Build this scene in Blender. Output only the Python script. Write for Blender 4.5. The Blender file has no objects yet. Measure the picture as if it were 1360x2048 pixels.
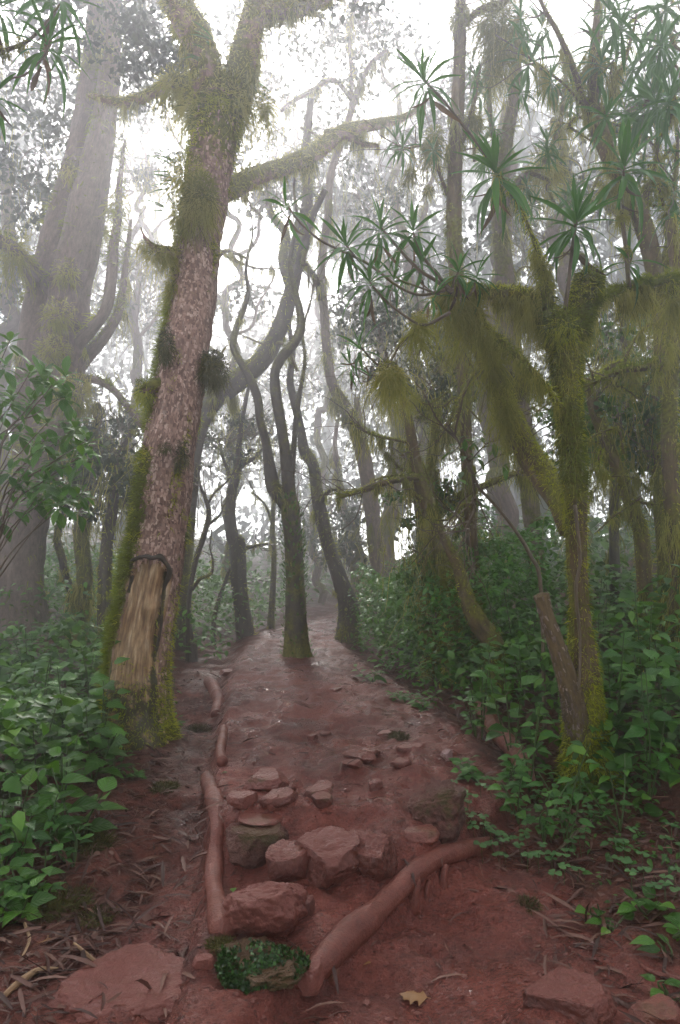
import bpy, math
import numpy as np
from mathutils import Vector, Matrix

sc = bpy.context.scene
# ------------------------------------------------------------------ camera
CAM_Z, PITCH = 1.5, math.radians(5.0)
cam_d = bpy.data.cameras.new('camera')
cam = bpy.data.objects.new('camera', cam_d)
sc.collection.objects.link(cam)
cam.location = (0, 0, CAM_Z)
cam.rotation_euler = (math.pi / 2 + PITCH, 0, 0)
cam_d.sensor_fit = 'VERTICAL'
cam_d.sensor_height = 36.0
cam_d.lens = 24.0
cam_d.clip_start = 0.05
cam_d.clip_end = 1000.0
sc.camera = cam
# ------------------------------------------------------------------ world, sun, exposure
SUN_EL, SUN_AZ = math.radians(36), math.radians(-10)     # azimuth from +Y, towards +X
world = bpy.data.worlds.new('World')
sc.world = world
world.use_nodes = True
wn = world.node_tree
wn.nodes.clear()
sky = wn.nodes.new('ShaderNodeTexSky')
sky.sky_type = 'NISHITA'
sky.sun_disc = False
sky.sun_elevation = SUN_EL
sky.sun_rotation = SUN_AZ
sky.dust_density = 0.6
sky.air_density = 1.0
sky.ozone_density = 1.0
hs = wn.nodes.new('ShaderNodeHueSaturation')
hs.inputs['Saturation'].default_value = 0.12
bg = wn.nodes.new('ShaderNodeBackground')
bg.inputs['Strength'].default_value = 0.15
wo = wn.nodes.new('ShaderNodeOutputWorld')
wn.links.new(sky.outputs[0], hs.inputs['Color'])
wn.links.new(hs.outputs[0], bg.inputs['Color'])
wn.links.new(bg.outputs[0], wo.inputs['Surface'])
sun_d = bpy.data.lights.new('sun', 'SUN')
sun_d.energy = 4.2
sun_d.angle = math.radians(10)
sun_d.color = (1.0, 0.95, 0.88)
sun = bpy.data.objects.new('sun', sun_d)
sc.collection.objects.link(sun)
SUNV = Vector((math.sin(SUN_AZ) * math.cos(SUN_EL), math.cos(SUN_AZ) * math.cos(SUN_EL), math.sin(SUN_EL)))
sun.rotation_euler = SUNV.to_track_quat('Z', 'Y').to_euler()
sun.location = (0, 0, 30)
sc.view_settings.view_transform = 'Standard'
sc.view_settings.look = 'None'
sc.view_settings.exposure = 1.3
sc.view_settings.gamma = 1.0
sc.view_settings.use_curve_mapping = False
sc.render.engine = 'CYCLES'
cy = sc.cycles
cy.max_bounces = 6
cy.diffuse_bounces = 3
cy.glossy_bounces = 2
cy.transmission_bounces = 2
cy.transparent_max_bounces = 6
cy.volume_bounces = 3
cy.sample_clamp_indirect = 6.0
cy.use_adaptive_sampling = True
try:
    cy.use_denoising = True
    cy.denoiser = 'OPENIMAGEDENOISE'
    cy.denoising_prefilter = 'NONE'
    cy.denoising_input_passes = 'RGB_ALBEDO_NORMAL'
except Exception:
    pass
HAZE_DENSITY = 0.0185

rng = np.random.default_rng(11)
FPX = 2048 * 24.0 / 36.0
CPOS = np.array([0, 0, CAM_Z])
FWD = np.array([0, math.cos(PITCH), math.sin(PITCH)])
UPV = np.array([0, -math.sin(PITCH), math.cos(PITCH)])
RGT = np.array([1.0, 0, 0])


def P(px, py, d):
    """world point at depth d seen at photo pixel px, py"""
    return CPOS + d * (FWD + (px - 680) / FPX * RGT + (1024 - py) / FPX * UPV)


# ------------------------------------------------------------------ numeric helpers
def sstep(a, b, x):
    t = np.clip((x - a) / (b - a), 0, 1)
    return t * t * (3 - 2 * t)


def _hash(ix, iy, iz, seed):
    h = (ix * 374761393 + iy * 668265263 + iz * 2147483647 + seed * 1274126177) & 0xFFFFFFFF
    h = ((h ^ (h >> 13)) * 1274126177) & 0xFFFFFFFF
    h = ((h ^ (h >> 16)) * 2246822519) & 0xFFFFFFFF
    h = h ^ (h >> 15)
    return (h & 0xFFFFFF) / float(0xFFFFFF)


def vnoise(p, seed=0):
    p = np.asarray(p, float)
    i = np.floor(p).astype(np.int64)
    f = p - i
    f = f * f * (3 - 2 * f)
    r = 0
    for dx in (0, 1):
        wx = f[..., 0] if dx else 1 - f[..., 0]
        for dy in (0, 1):
            wy = f[..., 1] if dy else 1 - f[..., 1]
            for dz in (0, 1):
                wz = f[..., 2] if dz else 1 - f[..., 2]
                r = r + wx * wy * wz * _hash(i[..., 0] + dx, i[..., 1] + dy, i[..., 2] + dz, seed)
    return r * 2 - 1


def fbm(p, octv=4, seed=0):
    p = np.asarray(p, float)
    a, s, r = 1.0, 0.0, 0
    for o in range(octv):
        r = r + a * vnoise(p, seed + o * 17)
        s += a
        a *= 0.5
        p = p * 2.03 + 3.1
    return r / s


def unit(v):
    return v / np.maximum(np.linalg.norm(v, axis=-1, keepdims=True), 1e-9)


# ------------------------------------------------------------------ object helpers
def mesh_data(name, V, faces, mat=None, uv=None, attrs=None, smooth=True):
    """faces: list of int arrays (n,3) or (n,4)"""
    me = bpy.data.meshes.new(name)
    V = np.asarray(V, np.float32)
    faces = [np.asarray(f, np.int32) for f in faces if len(f)]
    nl = sum(f.size for f in faces)
    npoly = sum(len(f) for f in faces)
    me.vertices.add(len(V))
    me.vertices.foreach_set('co', V.ravel())
    me.loops.add(nl)
    vi = np.concatenate([f.ravel() for f in faces])
    me.loops.foreach_set('vertex_index', vi)
    me.polygons.add(npoly)
    ls, tot, k = [], [], 0
    for f in faces:
        n = f.shape[1]
        ls.append(k + np.arange(len(f)) * n)
        k += f.size
        tot.append(np.full(len(f), n))
    me.polygons.foreach_set('loop_start', np.concatenate(ls).astype(np.int32))
    try:
        me.polygons.foreach_set('loop_total', np.concatenate(tot).astype(np.int32))
    except Exception:
        pass
    me.polygons.foreach_set('use_smooth', np.full(npoly, smooth))
    if uv is not None:
        l = me.uv_layers.new(name='UVMap')
        l.data.foreach_set('uv', np.asarray(uv, np.float32)[vi].ravel())
    for an, av in (attrs or {}).items():
        a = me.attributes.new(an, 'FLOAT', 'POINT')
        a.data.foreach_set('value', np.asarray(av, np.float32))
    me.update(calc_edges=True)
    if mat is not None:
        me.materials.append(mat)
    return me


def link(name, me, parent=None, off=None, kind=None, label=None):
    o = bpy.data.objects.new(name, me)
    sc.collection.objects.link(o)
    if parent is not None:
        o.parent = parent
    if off is not None:
        o.location = off
    if kind:
        o['kind'] = kind
    if label:
        o['label'] = label
    return o


def tag(o, label, cat, group=None, kind=None):
    o['label'] = label
    if cat:
        o['category'] = cat
    if group:
        o['group'] = group
    if kind:
        o['kind'] = kind
    return o


def thing(name, base, label, cat, group=None):
    o = bpy.data.objects.new(name, None)
    sc.collection.objects.link(o)
    o.location = base
    o.empty_display_size = 0.2
    return tag(o, label, cat, group)


class Geo:
    """collects vertices and faces to be linked as one mesh"""
    def __init__(self):
        self.V, self.Q, self.T, self.tint, self.UV, self.n = [], [], [], [], [], 0

    def add(self, V, Q=None, T=None, tint=None, uv=None):
        V = np.asarray(V, float).reshape(-1, 3)
        self.V.append(V)
        if Q is not None and len(Q):
            self.Q.append(np.asarray(Q) + self.n)
        if T is not None and len(T):
            self.T.append(np.asarray(T) + self.n)
        t = np.zeros(len(V)) if tint is None else np.broadcast_to(np.asarray(tint, float), (len(V),))
        self.tint.append(t)
        self.UV.append(np.zeros((len(V), 2)) if uv is None else uv)
        self.n += len(V)

    def build(self, name, mat, parent=None, kind=None, smooth=True, label=None):
        if not self.n:
            return None
        V = np.concatenate(self.V)
        base = np.array(parent_world(parent)) if parent is not None else np.zeros(3)
        faces = []
        if self.Q:
            faces.append(np.concatenate(self.Q))
        if self.T:
            faces.append(np.concatenate(self.T))
        me = mesh_data(name, V - base, faces, mat, np.concatenate(self.UV), {'tint': np.concatenate(self.tint)}, smooth)
        return link(name, me, parent, kind=kind, label=label)


def parent_world(p):
    v = Vector((0, 0, 0))
    while p is not None:
        v += p.location
        p = p.parent
    return v


# ------------------------------------------------------------------ terrain
CYS = np.array([-40, 0, 2.4, 3.2, 4.5, 6, 8, 10.0, 12.0, 14, 17, 22, 40])
CXS = np.array([.3, .3, .28, .16, .08, -.10, -.42, -.66, -.72, -.50, 0.1, 1.5, 8])
HWS = np.array([1.2, 1.2, 1.05, .86, .80, .80, .74, .62, .55, .55, .55, .5, .5])


MOUNDS = []


def terrain(x, y, fine=True):
    x = np.asarray(x, float)
    y = np.asarray(y, float)
    cx = np.interp(y, CYS, CXS)
    hw = np.interp(y, CYS, HWS)
    p3 = np.stack([x, y, np.zeros_like(x)], -1)
    # distance across the diagonal log
    s = -0.815 * (x + 0.11) + 0.58 * (y - 2.55)
    up = .09 * sstep(-.05, .02, s)
    stepx = sstep(.75, .35, x)
    up2 = (.20 * stepx * sstep(3.20, 3.55, y + .15 * x) + .20 * (1 - stepx) * sstep(3.1, 4.8, y))
    rise = np.interp(y, [4, 11, 13, 17, 26, 40], [0, .13, .10, .05, .4, 1.5])
    lt = x - cx
    # the side trail beside the logs lies lower
    xl = np.interp(y, [2.0, 2.75, 3.3, 4.4, 6, 8, 12], [-.55, -.56, -.62, -.82, -1.02, -1.32, -1.7])
    onpath = sstep(-.05 - .03 * np.maximum(y - 5, 0), .06 + .03 * np.maximum(y - 5, 0), x - xl)
    right_out = sstep(0.0, .45, lt - hw)
    z = (up + up2) * onpath * (1 - .55 * right_out) + rise + (1 - onpath) * (.10 * sstep(3.2, 5.5, y))
    # banks
    b = np.maximum(lt - hw, 0)
    z = z + np.where(b < 1.1, .13 * b, .143 + .30 * (b - 1.1)) * 1.0 - .2 * np.maximum(b - 7, 0)
    z = z + .10 * sstep(0.15, .7, b) * sstep(3.2, 2.2, y)
    b2 = np.maximum(cx - hw - x - .8, 0)
    z = z + .12 * b2
    z = z + .10 * fbm(p3 * .55, 3, 5) * sstep(.2, 1.6, np.abs(lt) - hw * .7)
    for (mx, my, mr, mh) in MOUNDS:
        z = z + mh * np.exp(-((x - mx) ** 2 + (y - my) ** 2) / (mr * mr))
    if fine:
        on = sstep(.15, -.1, np.abs(lt) - hw)
        z = z + .045 * fbm(p3 * 4.2, 4, 9) + .016 * fbm(p3 * 13, 3, 21) + .009 * fbm(p3 * 34, 2, 25)
        z = z + on * .020 * np.abs(vnoise(p3 * 8, 31)) - on * .026 * sstep(.3, .6, vnoise(p3 * 5.3, 41))
        z = z + (1 - on) * .022 * fbm(p3 * 9, 3, 51)
    return z


def G(px, py, fine=True):
    """ground point under a photo pixel"""
    dr = FWD + (px - 680) / FPX * RGT + (1024 - py) / FPX * UPV
    t = np.concatenate([np.linspace(1.0, 12, 1100), np.linspace(12.02, 60, 1200)])
    q = CPOS + t[:, None] * dr
    below = q[:, 2] < terrain(q[:, 0], q[:, 1], fine)
    k = np.argmax(below) if below.any() else len(t) - 1
    return q[k].copy()


def depth_of(p):
    return float(np.dot(np.asarray(p) - CPOS, FWD))


def gz(x, y):
    return float(terrain(np.array([x]), np.array([y]))[0])


# ------------------------------------------------------------------ materials
def new_mat(name):
    m = bpy.data.materials.new(name)
    m.use_nodes = True
    nt = m.node_tree
    nt.nodes.clear()
    out = nt.nodes.new('ShaderNodeOutputMaterial')
    b = nt.nodes.new('ShaderNodeBsdfPrincipled')
    nt.links.new(b.outputs[0], out.inputs['Surface'])
    return m, nt, b, out


def L(nt, a, b):
    nt.links.new(a, b)


def n_noise(nt, scale, detail=3, vec=None, rough=.55):
    n = nt.nodes.new('ShaderNodeTexNoise')
    n.inputs['Scale'].default_value = scale
    n.inputs['Detail'].default_value = detail
    n.inputs['Roughness'].default_value = rough
    if vec is not None:
        L(nt, vec, n.inputs['Vector'])
    return n.outputs['Fac']


def n_ramp(nt, fac, stops):
    r = nt.nodes.new('ShaderNodeValToRGB')
    e = r.color_ramp.elements
    e[0].position, e[1].position = stops[0][0], stops[-1][0]
    e[0].color = (*stops[0][1], 1)
    e[1].color = (*stops[-1][1], 1)
    for p, c in stops[1:-1]:
        k = e.new(p)
        k.color = (*c, 1)
    L(nt, fac, r.inputs[0])
    return r.outputs[0]


def n_map(nt, vec, sc3):
    m = nt.nodes.new('ShaderNodeMapping')
    m.inputs['Scale'].default_value = sc3
    L(nt, vec, m.inputs['Vector'])
    return m.outputs[0]


def n_geo(nt):
    return nt.nodes.new('ShaderNodeNewGeometry')


def n_coord(nt, which):
    return nt.nodes.new('ShaderNodeTexCoord').outputs[which]


def n_attr(nt, name):
    a = nt.nodes.new('ShaderNodeAttribute')
    a.attribute_name = name
    return a.outputs['Fac']


def n_math(nt, op, a, b=None, clamp=False):
    m = nt.nodes.new('ShaderNodeMath')
    m.operation = op
    m.use_clamp = clamp
    for i, v in enumerate((a, b)):
        if v is None:
            continue
        if isinstance(v, (int, float)):
            m.inputs[i].default_value = v
        else:
            L(nt, v, m.inputs[i])
    return m.outputs[0]


def n_mix(nt, fac, a, b):
    m = nt.nodes.new('ShaderNodeMix')
    m.data_type = 'RGBA'
    for sk, v in ((m.inputs[0], fac), (m.inputs[6], a), (m.inputs[7], b)):
        if isinstance(v, (int, float)):
            sk.default_value = v
        elif isinstance(v, tuple):
            sk.default_value = (*v, 1)
        else:
            L(nt, v, sk)
    return m.outputs[2]


def n_bump(nt, b, height, strength, dist):
    u = nt.nodes.new('ShaderNodeBump')
    u.inputs['Strength'].default_value = strength
    u.inputs['Distance'].default_value = dist
    L(nt, height, u.inputs['Height'])
    L(nt, u.outputs[0], b.inputs['Normal'])


def n_rand(nt):
    """random per object plus random per joined piece, wrapped to 0..1"""
    oi = nt.nodes.new('ShaderNodeObjectInfo')
    s = n_math(nt, 'ADD', oi.outputs['Random'], n_attr(nt, 'tint'))
    return n_math(nt, 'FRACT', s)


def leaf_mat(name, stops, rough=.38, trans=.3, tcol=None, midrib=None, veins=0):
    m, nt, b, out = new_mat(name)
    r = n_rand(nt)
    pos = n_geo(nt).outputs['Position']
    r2 = n_math(nt, 'ADD', n_math(nt, 'MULTIPLY', r, .8), n_math(nt, 'MULTIPLY', n_noise(nt, 14, 2, pos), .25))
    col = n_ramp(nt, r2, stops)
    uv = n_coord(nt, 'UV')
    sp = nt.nodes.new('ShaderNodeSeparateXYZ')
    L(nt, uv, sp.inputs[0])
    if midrib:
        d = n_math(nt, 'ABSOLUTE', n_math(nt, 'SUBTRACT', sp.outputs[0], .5))
        k = n_math(nt, 'LESS_THAN', d, midrib[0])
        col = n_mix(nt, k, col, midrib[1])
    if veins:
        d = n_math(nt, 'ABSOLUTE', n_math(nt, 'SUBTRACT', sp.outputs[0], .5))
        w = n_math(nt, 'ADD', n_math(nt, 'MULTIPLY', sp.outputs[1], veins), n_math(nt, 'MULTIPLY', d, -veins * .7))
        sn = n_math(nt, 'SINE', n_math(nt, 'MULTIPLY', w, 6.283))
        n_bump(nt, b, sn, .35, .004)
    L(nt, col, b.inputs['Base Color'])
    b.inputs['Roughness'].default_value = rough + .03
    b.inputs['Specular IOR Level'].default_value = .35
    t = nt.nodes.new('ShaderNodeBsdfTranslucent')
    if tcol:
        t.inputs['Color'].default_value = (*tcol, 1)
    else:
        L(nt, col, t.inputs['Color'])
    mx = nt.nodes.new('ShaderNodeMixShader')
    mx.inputs[0].default_value = trans
    L(nt, b.outputs[0], mx.inputs[1])
    L(nt, t.outputs[0], mx.inputs[2])
    L(nt, mx.outputs[0], out.inputs['Surface'])
    return m


def bark_mat(name, dark, light, moss=(.12, .118, .010), mossy=1.0, wet=.75, lich=None):
    """bark in long ridges; the moss attribute turns it to moss"""
    m, nt, b, out = new_mat(name)
    uv = n_coord(nt, 'UV')
    v1 = n_map(nt, uv, (30, 8.0, 1))
    v2 = n_map(nt, uv, (85, 34, 1))
    v3 = n_map(nt, uv, (6, 3, 1))
    f1, f2, f3 = n_noise(nt, 1, 4, v1), n_noise(nt, 1, 3, v2), n_noise(nt, 1, 4, v3)
    s = n_math(nt, 'ADD', n_math(nt, 'MULTIPLY', f1, .55), n_math(nt, 'ADD', n_math(nt, 'MULTIPLY', f2, .25), n_math(nt, 'MULTIPLY', f3, .35)))
    col = n_ramp(nt, s, [(.38, dark), (.56, tuple((a + c) / 2 for a, c in zip(dark, light))), (.74, light)])
    if lich:
        k = n_ramp(nt, n_noise(nt, 1, 5, n_map(nt, uv, (9, 5, 1)), .7), [(.56, (0, 0, 0)), (.66, (1, 1, 1))])
        col = n_mix(nt, k, col, lich)
    pos = n_geo(nt).outputs['Position']
    nz = n_noise(nt, 9, 5, pos, .65)
    mk = n_math(nt, 'ADD', n_attr(nt, 'moss'), n_math(nt, 'MULTIPLY', n_math(nt, 'SUBTRACT', nz, .5), 1.1))
    mk = n_math(nt, 'MULTIPLY', n_ramp(nt, mk, [(.42, (0, 0, 0)), (.62, (1, 1, 1))]), mossy)
    mc = n_ramp(nt, n_noise(nt, 35, 3, pos), [(.3, tuple(c * .45 for c in moss)), (.7, tuple(c * 1.3 for c in moss))])
    col = n_mix(nt, mk, col, mc)
    L(nt, col, b.inputs['Base Color'])
    b.inputs['Roughness'].default_value = wet
    b.inputs['Specular IOR Level'].default_value = .35
    n_bump(nt, b, s, .9, .02)
    return m


MOSS_STOPS = [(0, (.050, .065, .005)), (.4, (.19, .235, .010)), (.75, (.36, .40, .018)), (1, (.50, .47, .035))]
LICHEN_STOPS = [(0, (.08, .09, .012)), (.5, (.26, .265, .036)), (1, (.46, .42, .10))]
M = {}
M['moss'] = leaf_mat('moss', MOSS_STOPS, .75, .5)
M['dark_moss'] = leaf_mat('dark_moss', [(0, (.018, .020, .005)), (.6, (.055, .058, .009)), (1, (.12, .11, .022))], .8, .2)
M['hanging_moss'] = leaf_mat('hanging_moss', LICHEN_STOPS, .8, .5)
M['dracaena'] = leaf_mat('dracaena_leaf', [(0, (.016, .080, .008)), (.5, (.042, .16, .014)), (1, (.085, .235, .022))], .33, .38, tcol=(.06, .18, .015), midrib=(.07, (.09, .19, .06)))
M['broad'] = leaf_mat('broad_leaf', [(0, (.014, .055, .006)), (.5, (.044, .145, .012)), (.85, (.085, .225, .020)), (1, (.15, .28, .03))], .36, .32, tcol=(.12, .26, .015), midrib=(.03, (.08, .15, .045)), veins=6)
M['herb'] = leaf_mat('herb_leaf', [(0, (.012, .050, .008)), (.5, (.038, .140, .017)), (1, (.095, .240, .034))], .34, .32, tcol=(.11, .25, .02), midrib=(.03, (.075, .15, .06)), veins=7)
M['clover'] = leaf_mat('clover_leaf', [(0, (.045, .12, .035)), (1, (.10, .22, .065))], .45, .3)
M['shade_leaf'] = leaf_mat('understory_leaf', [(0, (.007, .026, .004)), (.4, (.032, .105, .009)), (.75, (.072, .19, .016)), (1, (.14, .27, .028))], .4, .3, tcol=(.09, .20, .015))
M['crown_leaf'] = leaf_mat('crown_leaf', [(0, (.018, .034, .014)), (.6, (.034, .058, .020)), (1, (.060, .090, .030))], .5, .3)
M['dead_leaf'] = leaf_mat('dead_leaf', [(0, (.022, .010, .007)), (.4, (.060, .025, .017)), (.75, (.12, .055, .038)), (.94, (.17, .088, .060)), (1, (.22, .14, .07))], .5, .1)
M['dead_strap'] = leaf_mat('dead_strap_leaf', [(0, (.06, .035, .015)), (1, (.20, .13, .06))], .6, .2)
M['yellow_leaf'] = leaf_mat('yellow_leaf', [(0, (.20, .095, .028)), (1, (.27, .14, .045))], .45, .1, midrib=(.03, (.2, .09, .03)))
M['bark_pink'] = bark_mat('pink_grey_bark', (.085, .045, .033), (.40, .25, .195), wet=.8, lich=(.36, .28, .24))
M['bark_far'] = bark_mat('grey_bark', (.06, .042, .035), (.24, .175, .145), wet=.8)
M['bark_dark'] = bark_mat('dark_wet_bark', (.020, .016, .012), (.085, .066, .050), wet=.6)
M['bark_moss'] = bark_mat('mossy_bark', (.030, .022, .010), (.17, .115, .050), moss=(.15, .145, .012), wet=.7)
M['stem'] = bark_mat('thin_stem', (.045, .034, .020), (.16, .115, .07), wet=.5)
M['green_stem'] = bark_mat('green_stem', (.03, .06, .015), (.07, .11, .03), wet=.5)


def wood_mat():
    m, nt, b, out = new_mat('bare_wood')
    uv = n_coord(nt, 'UV')
    f1 = n_noise(nt, 1, 4, n_map(nt, uv, (60, 5, 1)))
    f2 = n_noise(nt, 1, 4, n_map(nt, uv, (14, 3.5, 1)))
    s = n_math(nt, 'ADD', n_math(nt, 'MULTIPLY', f1, .6), n_math(nt, 'MULTIPLY', f2, .5))
    col = n_ramp(nt, s, [(.36, (.085, .042, .018)), (.48, (.25, .140, .062)), (.60, (.44, .29, .155)), (.72, (.62, .49, .33))])
    pos = n_geo(nt).outputs['Position']
    rot = n_ramp(nt, n_noise(nt, 1, 5, n_map(nt, uv, (16, 5, 1)), .7), [(.42, (0, 0, 0)), (.6, (1, 1, 1))])
    col = n_mix(nt, n_math(nt, 'MULTIPLY', rot, .6), col, (.105, .062, .034))
    mk = n_math(nt, 'ADD', n_attr(nt, 'moss'), n_math(nt, 'MULTIPLY', n_math(nt, 'SUBTRACT', n_noise(nt, 11, 5, pos, .7), .5), 1.6))
    mk = n_ramp(nt, mk, [(.42, (0, 0, 0)), (.66, (1, 1, 1))])
    col = n_mix(nt, mk, col, (.045, .040, .010))
    L(nt, col, b.inputs['Base Color'])
    b.inputs['Roughness'].default_value = .6
    n_bump(nt, b, s, .8, .012)
    return m


M['wood'] = wood_mat()
M['flake'] = leaf_mat('bark_flake', [(0, (.075, .040, .030)), (.4, (.24, .140, .105)), (.75, (.44, .285, .225)), (1, (.60, .46, .38))], .75, 0)
M['grey_flake'] = leaf_mat('grey_bark_flake', [(0, (.05, .036, .030)), (.5, (.16, .115, .095)), (1, (.32, .25, .21))], .8, 0)
M['bush_leaf'] = leaf_mat('bush_leaf', [(0, (.014, .055, .008)), (.5, (.050, .170, .018)), (1, (.13, .31, .035))], .4, .32, tcol=(.12, .28, .02))
M['liverwort'] = leaf_mat('liverwort_leaf', [(0, (.006, .022, .005)), (.6, (.018, .060, .010)), (1, (.05, .13, .02))], .4, .15)


def mud_mat(name, c0, c1, c2, rough=(.22, .6), scale=1.0, moss=0.0, bump=.6, cap=0.0):
    m, nt, b, out = new_mat(name)
    pos = n_geo(nt).outputs['Position']
    f1 = n_noise(nt, 2.2 * scale, 5, pos, .6)
    f2 = n_noise(nt, 26 * scale, 4, pos, .65)
    f3 = n_noise(nt, 120 * scale, 3, pos, .6)
    s = n_math(nt, 'ADD', n_math(nt, 'MULTIPLY', f1, .5), n_math(nt, 'ADD', n_math(nt, 'MULTIPLY', f2, .35), n_math(nt, 'MULTIPLY', f3, .2)))
    col = n_ramp(nt, s, [(.36, c0), (.52, c1), (.68, c2)])
    if moss:
        g = n_geo(nt)
        mk = n_math(nt, 'ADD', n_attr(nt, 'moss'), n_math(nt, 'MULTIPLY', n_math(nt, 'SUBTRACT', n_noise(nt, 12, 5, pos, .7), .5), 1.3))
        mk = n_ramp(nt, mk, [(.45, (0, 0, 0)), (.62, (1, 1, 1))])
        col = n_mix(nt, n_math(nt, 'MULTIPLY', mk, moss), col, (.060, .048, .014))
    if cap:
        sp = nt.nodes.new('ShaderNodeSeparateXYZ')
        L(nt, n_geo(nt).outputs['Normal'], sp.inputs[0])
        mk2 = n_math(nt, 'ADD', sp.outputs[2], n_math(nt, 'MULTIPLY', n_math(nt, 'SUBTRACT', n_noise(nt, 9, 5, pos, .7), .5), 1.4))
        mk2 = n_ramp(nt, mk2, [(.45, (0, 0, 0)), (.85, (1, 1, 1))])
        col = n_mix(nt, n_math(nt, 'MULTIPLY', mk2, cap), col, (.135, .036, .024))
    L(nt, col, b.inputs['Base Color'])
    rr = nt.nodes.new('ShaderNodeMapRange')
    rr.inputs[1].default_value, rr.inputs[2].default_value = .38, .62
    rr.inputs[3].default_value, rr.inputs[4].default_value = rough
    L(nt, n_noise(nt, 5 * scale, 4, pos, .6), rr.inputs[0])
    L(nt, rr.outputs[0], b.inputs['Roughness'])
    b.inputs['Specular IOR Level'].default_value = .32
    n_bump(nt, b, n_math(nt, 'ADD', f2, n_math(nt, 'MULTIPLY', f3, .45)), bump, .02)
    return m


M['rock'] = mud_mat('wet_muddy_rock', (.042, .015, .010), (.098, .031, .021), (.17, .062, .046), (.2, .5), 1.4, .9, .5, .75)
M['slab'] = mud_mat('muddy_slab', (.085, .027, .020), (.155, .052, .038), (.22, .085, .065), (.3, .6), 1.2, .9, .5, .6)
M['dark_rock'] = mud_mat('dark_rough_rock', (.028, .012, .008), (.078, .032, .022), (.16, .080, .060), (.35, .65), 2.0, 1.0, .9, .35)
M['mud_log'] = mud_mat('mud_coated_wood', (.070, .021, .014), (.140, .043, .029), (.22, .078, .055), (.3, .55), 1.2, .5, .5)
M['pale_rock'] = mud_mat('pink_stone', (.16, .09, .08), (.25, .15, .14), (.33, .21, .2), (.35, .6), 1.5, 0, .5)


def ground_mat():
    m, nt, b, out = new_mat('red_earth')
    pos = n_geo(nt).outputs['Position']
    f1 = n_noise(nt, 1.7, 5, pos, .6)
    f2 = n_noise(nt, 20, 5, pos, .65)
    f3 = n_noise(nt, 110, 3, pos, .6)
    s = n_math(nt, 'ADD', n_math(nt, 'MULTIPLY', f1, .55), n_math(nt, 'ADD', n_math(nt, 'MULTIPLY', f2, .32), n_math(nt, 'MULTIPLY', f3, .18)))
    mud = n_ramp(nt, s, [(.36, (.036, .009, .006)), (.46, (.098, .024, .015)), (.58, (.165, .043, .028)), (.72, (.25, .080, .056))])
    # crumbs of dark litter trodden into the mud
    cr = n_ramp(nt, n_noise(nt, 1, 4, n_map(nt, pos, (48, 85, 48)), .7), [(.56, (0, 0, 0)), (.64, (1, 1, 1))])
    mud = n_mix(nt, n_math(nt, 'MULTIPLY', cr, .75), mud, (.055, .023, .017))
    soil = n_ramp(nt, n_math(nt, 'ADD', n_math(nt, 'MULTIPLY', f2, .6), n_math(nt, 'MULTIPLY', f1, .4)),
                  [(.34, (.024, .008, .005)), (.5, (.078, .023, .013)), (.66, (.155, .048, .028))])
    lit = n_math(nt, 'ADD', n_attr(nt, 'litter'), n_math(nt, 'MULTIPLY', n_math(nt, 'SUBTRACT', n_noise(nt, 4, 5, pos, .7), .5), 1.0))
    lit = n_ramp(nt, lit, [(.38, (0, 0, 0)), (.66, (1, 1, 1))])
    col = n_mix(nt, lit, mud, soil)
    mo = n_math(nt, 'ADD', n_attr(nt, 'moss'), n_math(nt, 'MULTIPLY', n_math(nt, 'SUBTRACT', n_noise(nt, 3.4, 5, pos, .7), .5), 1.5))
    mo = n_ramp(nt, mo, [(.58, (0, 0, 0)), (.72, (1, 1, 1))])
    col = n_mix(nt, mo, col, (.026, .030, .009))
    L(nt, col, b.inputs['Base Color'])
    rr = nt.nodes.new('ShaderNodeMapRange')
    rr.inputs[1].default_value, rr.inputs[2].default_value = .40, .60
    rr.inputs[3].default_value, rr.inputs[4].default_value = .13, .70
    L(nt, n_noise(nt, 3.0, 4, pos, .6), rr.inputs[0])
    L(nt, n_math(nt, 'ADD', rr.outputs[0], n_math(nt, 'MULTIPLY', lit, .4)), b.inputs['Roughness'])
    b.inputs['Specular IOR Level'].default_value = .33
    h = n_math(nt, 'ADD', n_math(nt, 'MULTIPLY', f2, 1.0), n_math(nt, 'ADD', n_math(nt, 'MULTIPLY', f3, .35), n_math(nt, 'MULTIPLY', cr, .15)))
    n_bump(nt, b, h, .9, .035)
    return m


M['ground'] = ground_mat()

ROCK_SPOTS = [(660, 1772, 165, .06), (752, 1752, 120, .06), (572, 1768, 105, .05), (505, 1728, 135, .05), (552, 1650, 82, .04), (482, 1652, 62, .03), (528, 1590, 112, .05),
              (645, 1588, 48, .025), (636, 1624, 72, .035), (642, 1660, 50, .03), (884, 1648, 130, .07), (270, 2035, 360, .05), (720, 1532, 66, .02),
              (706, 1550, 44, .015), (750, 1590, 34, .015), (802, 1548, 46, .02), (845, 1712, 76, .04), (822, 1508, 60, .02), (1150, 2068, 180, .04), (626, 1480, 24, .015)]
_m = []
for (mpx, mpy, mw, mh) in ROCK_SPOTS:
    mc = G(mpx, mpy, False)
    mr = mw * float(np.dot(mc - CPOS, FWD)) / FPX / 2
    _m.append((mc[0], mc[1] + mr * .4, mr * 1.35, mh))
ROCK_AT = {(a_[0], a_[1]): G(a_[0], a_[1], False) for a_ in ROCK_SPOTS}
MOUNDS.extend(_m)

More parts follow.
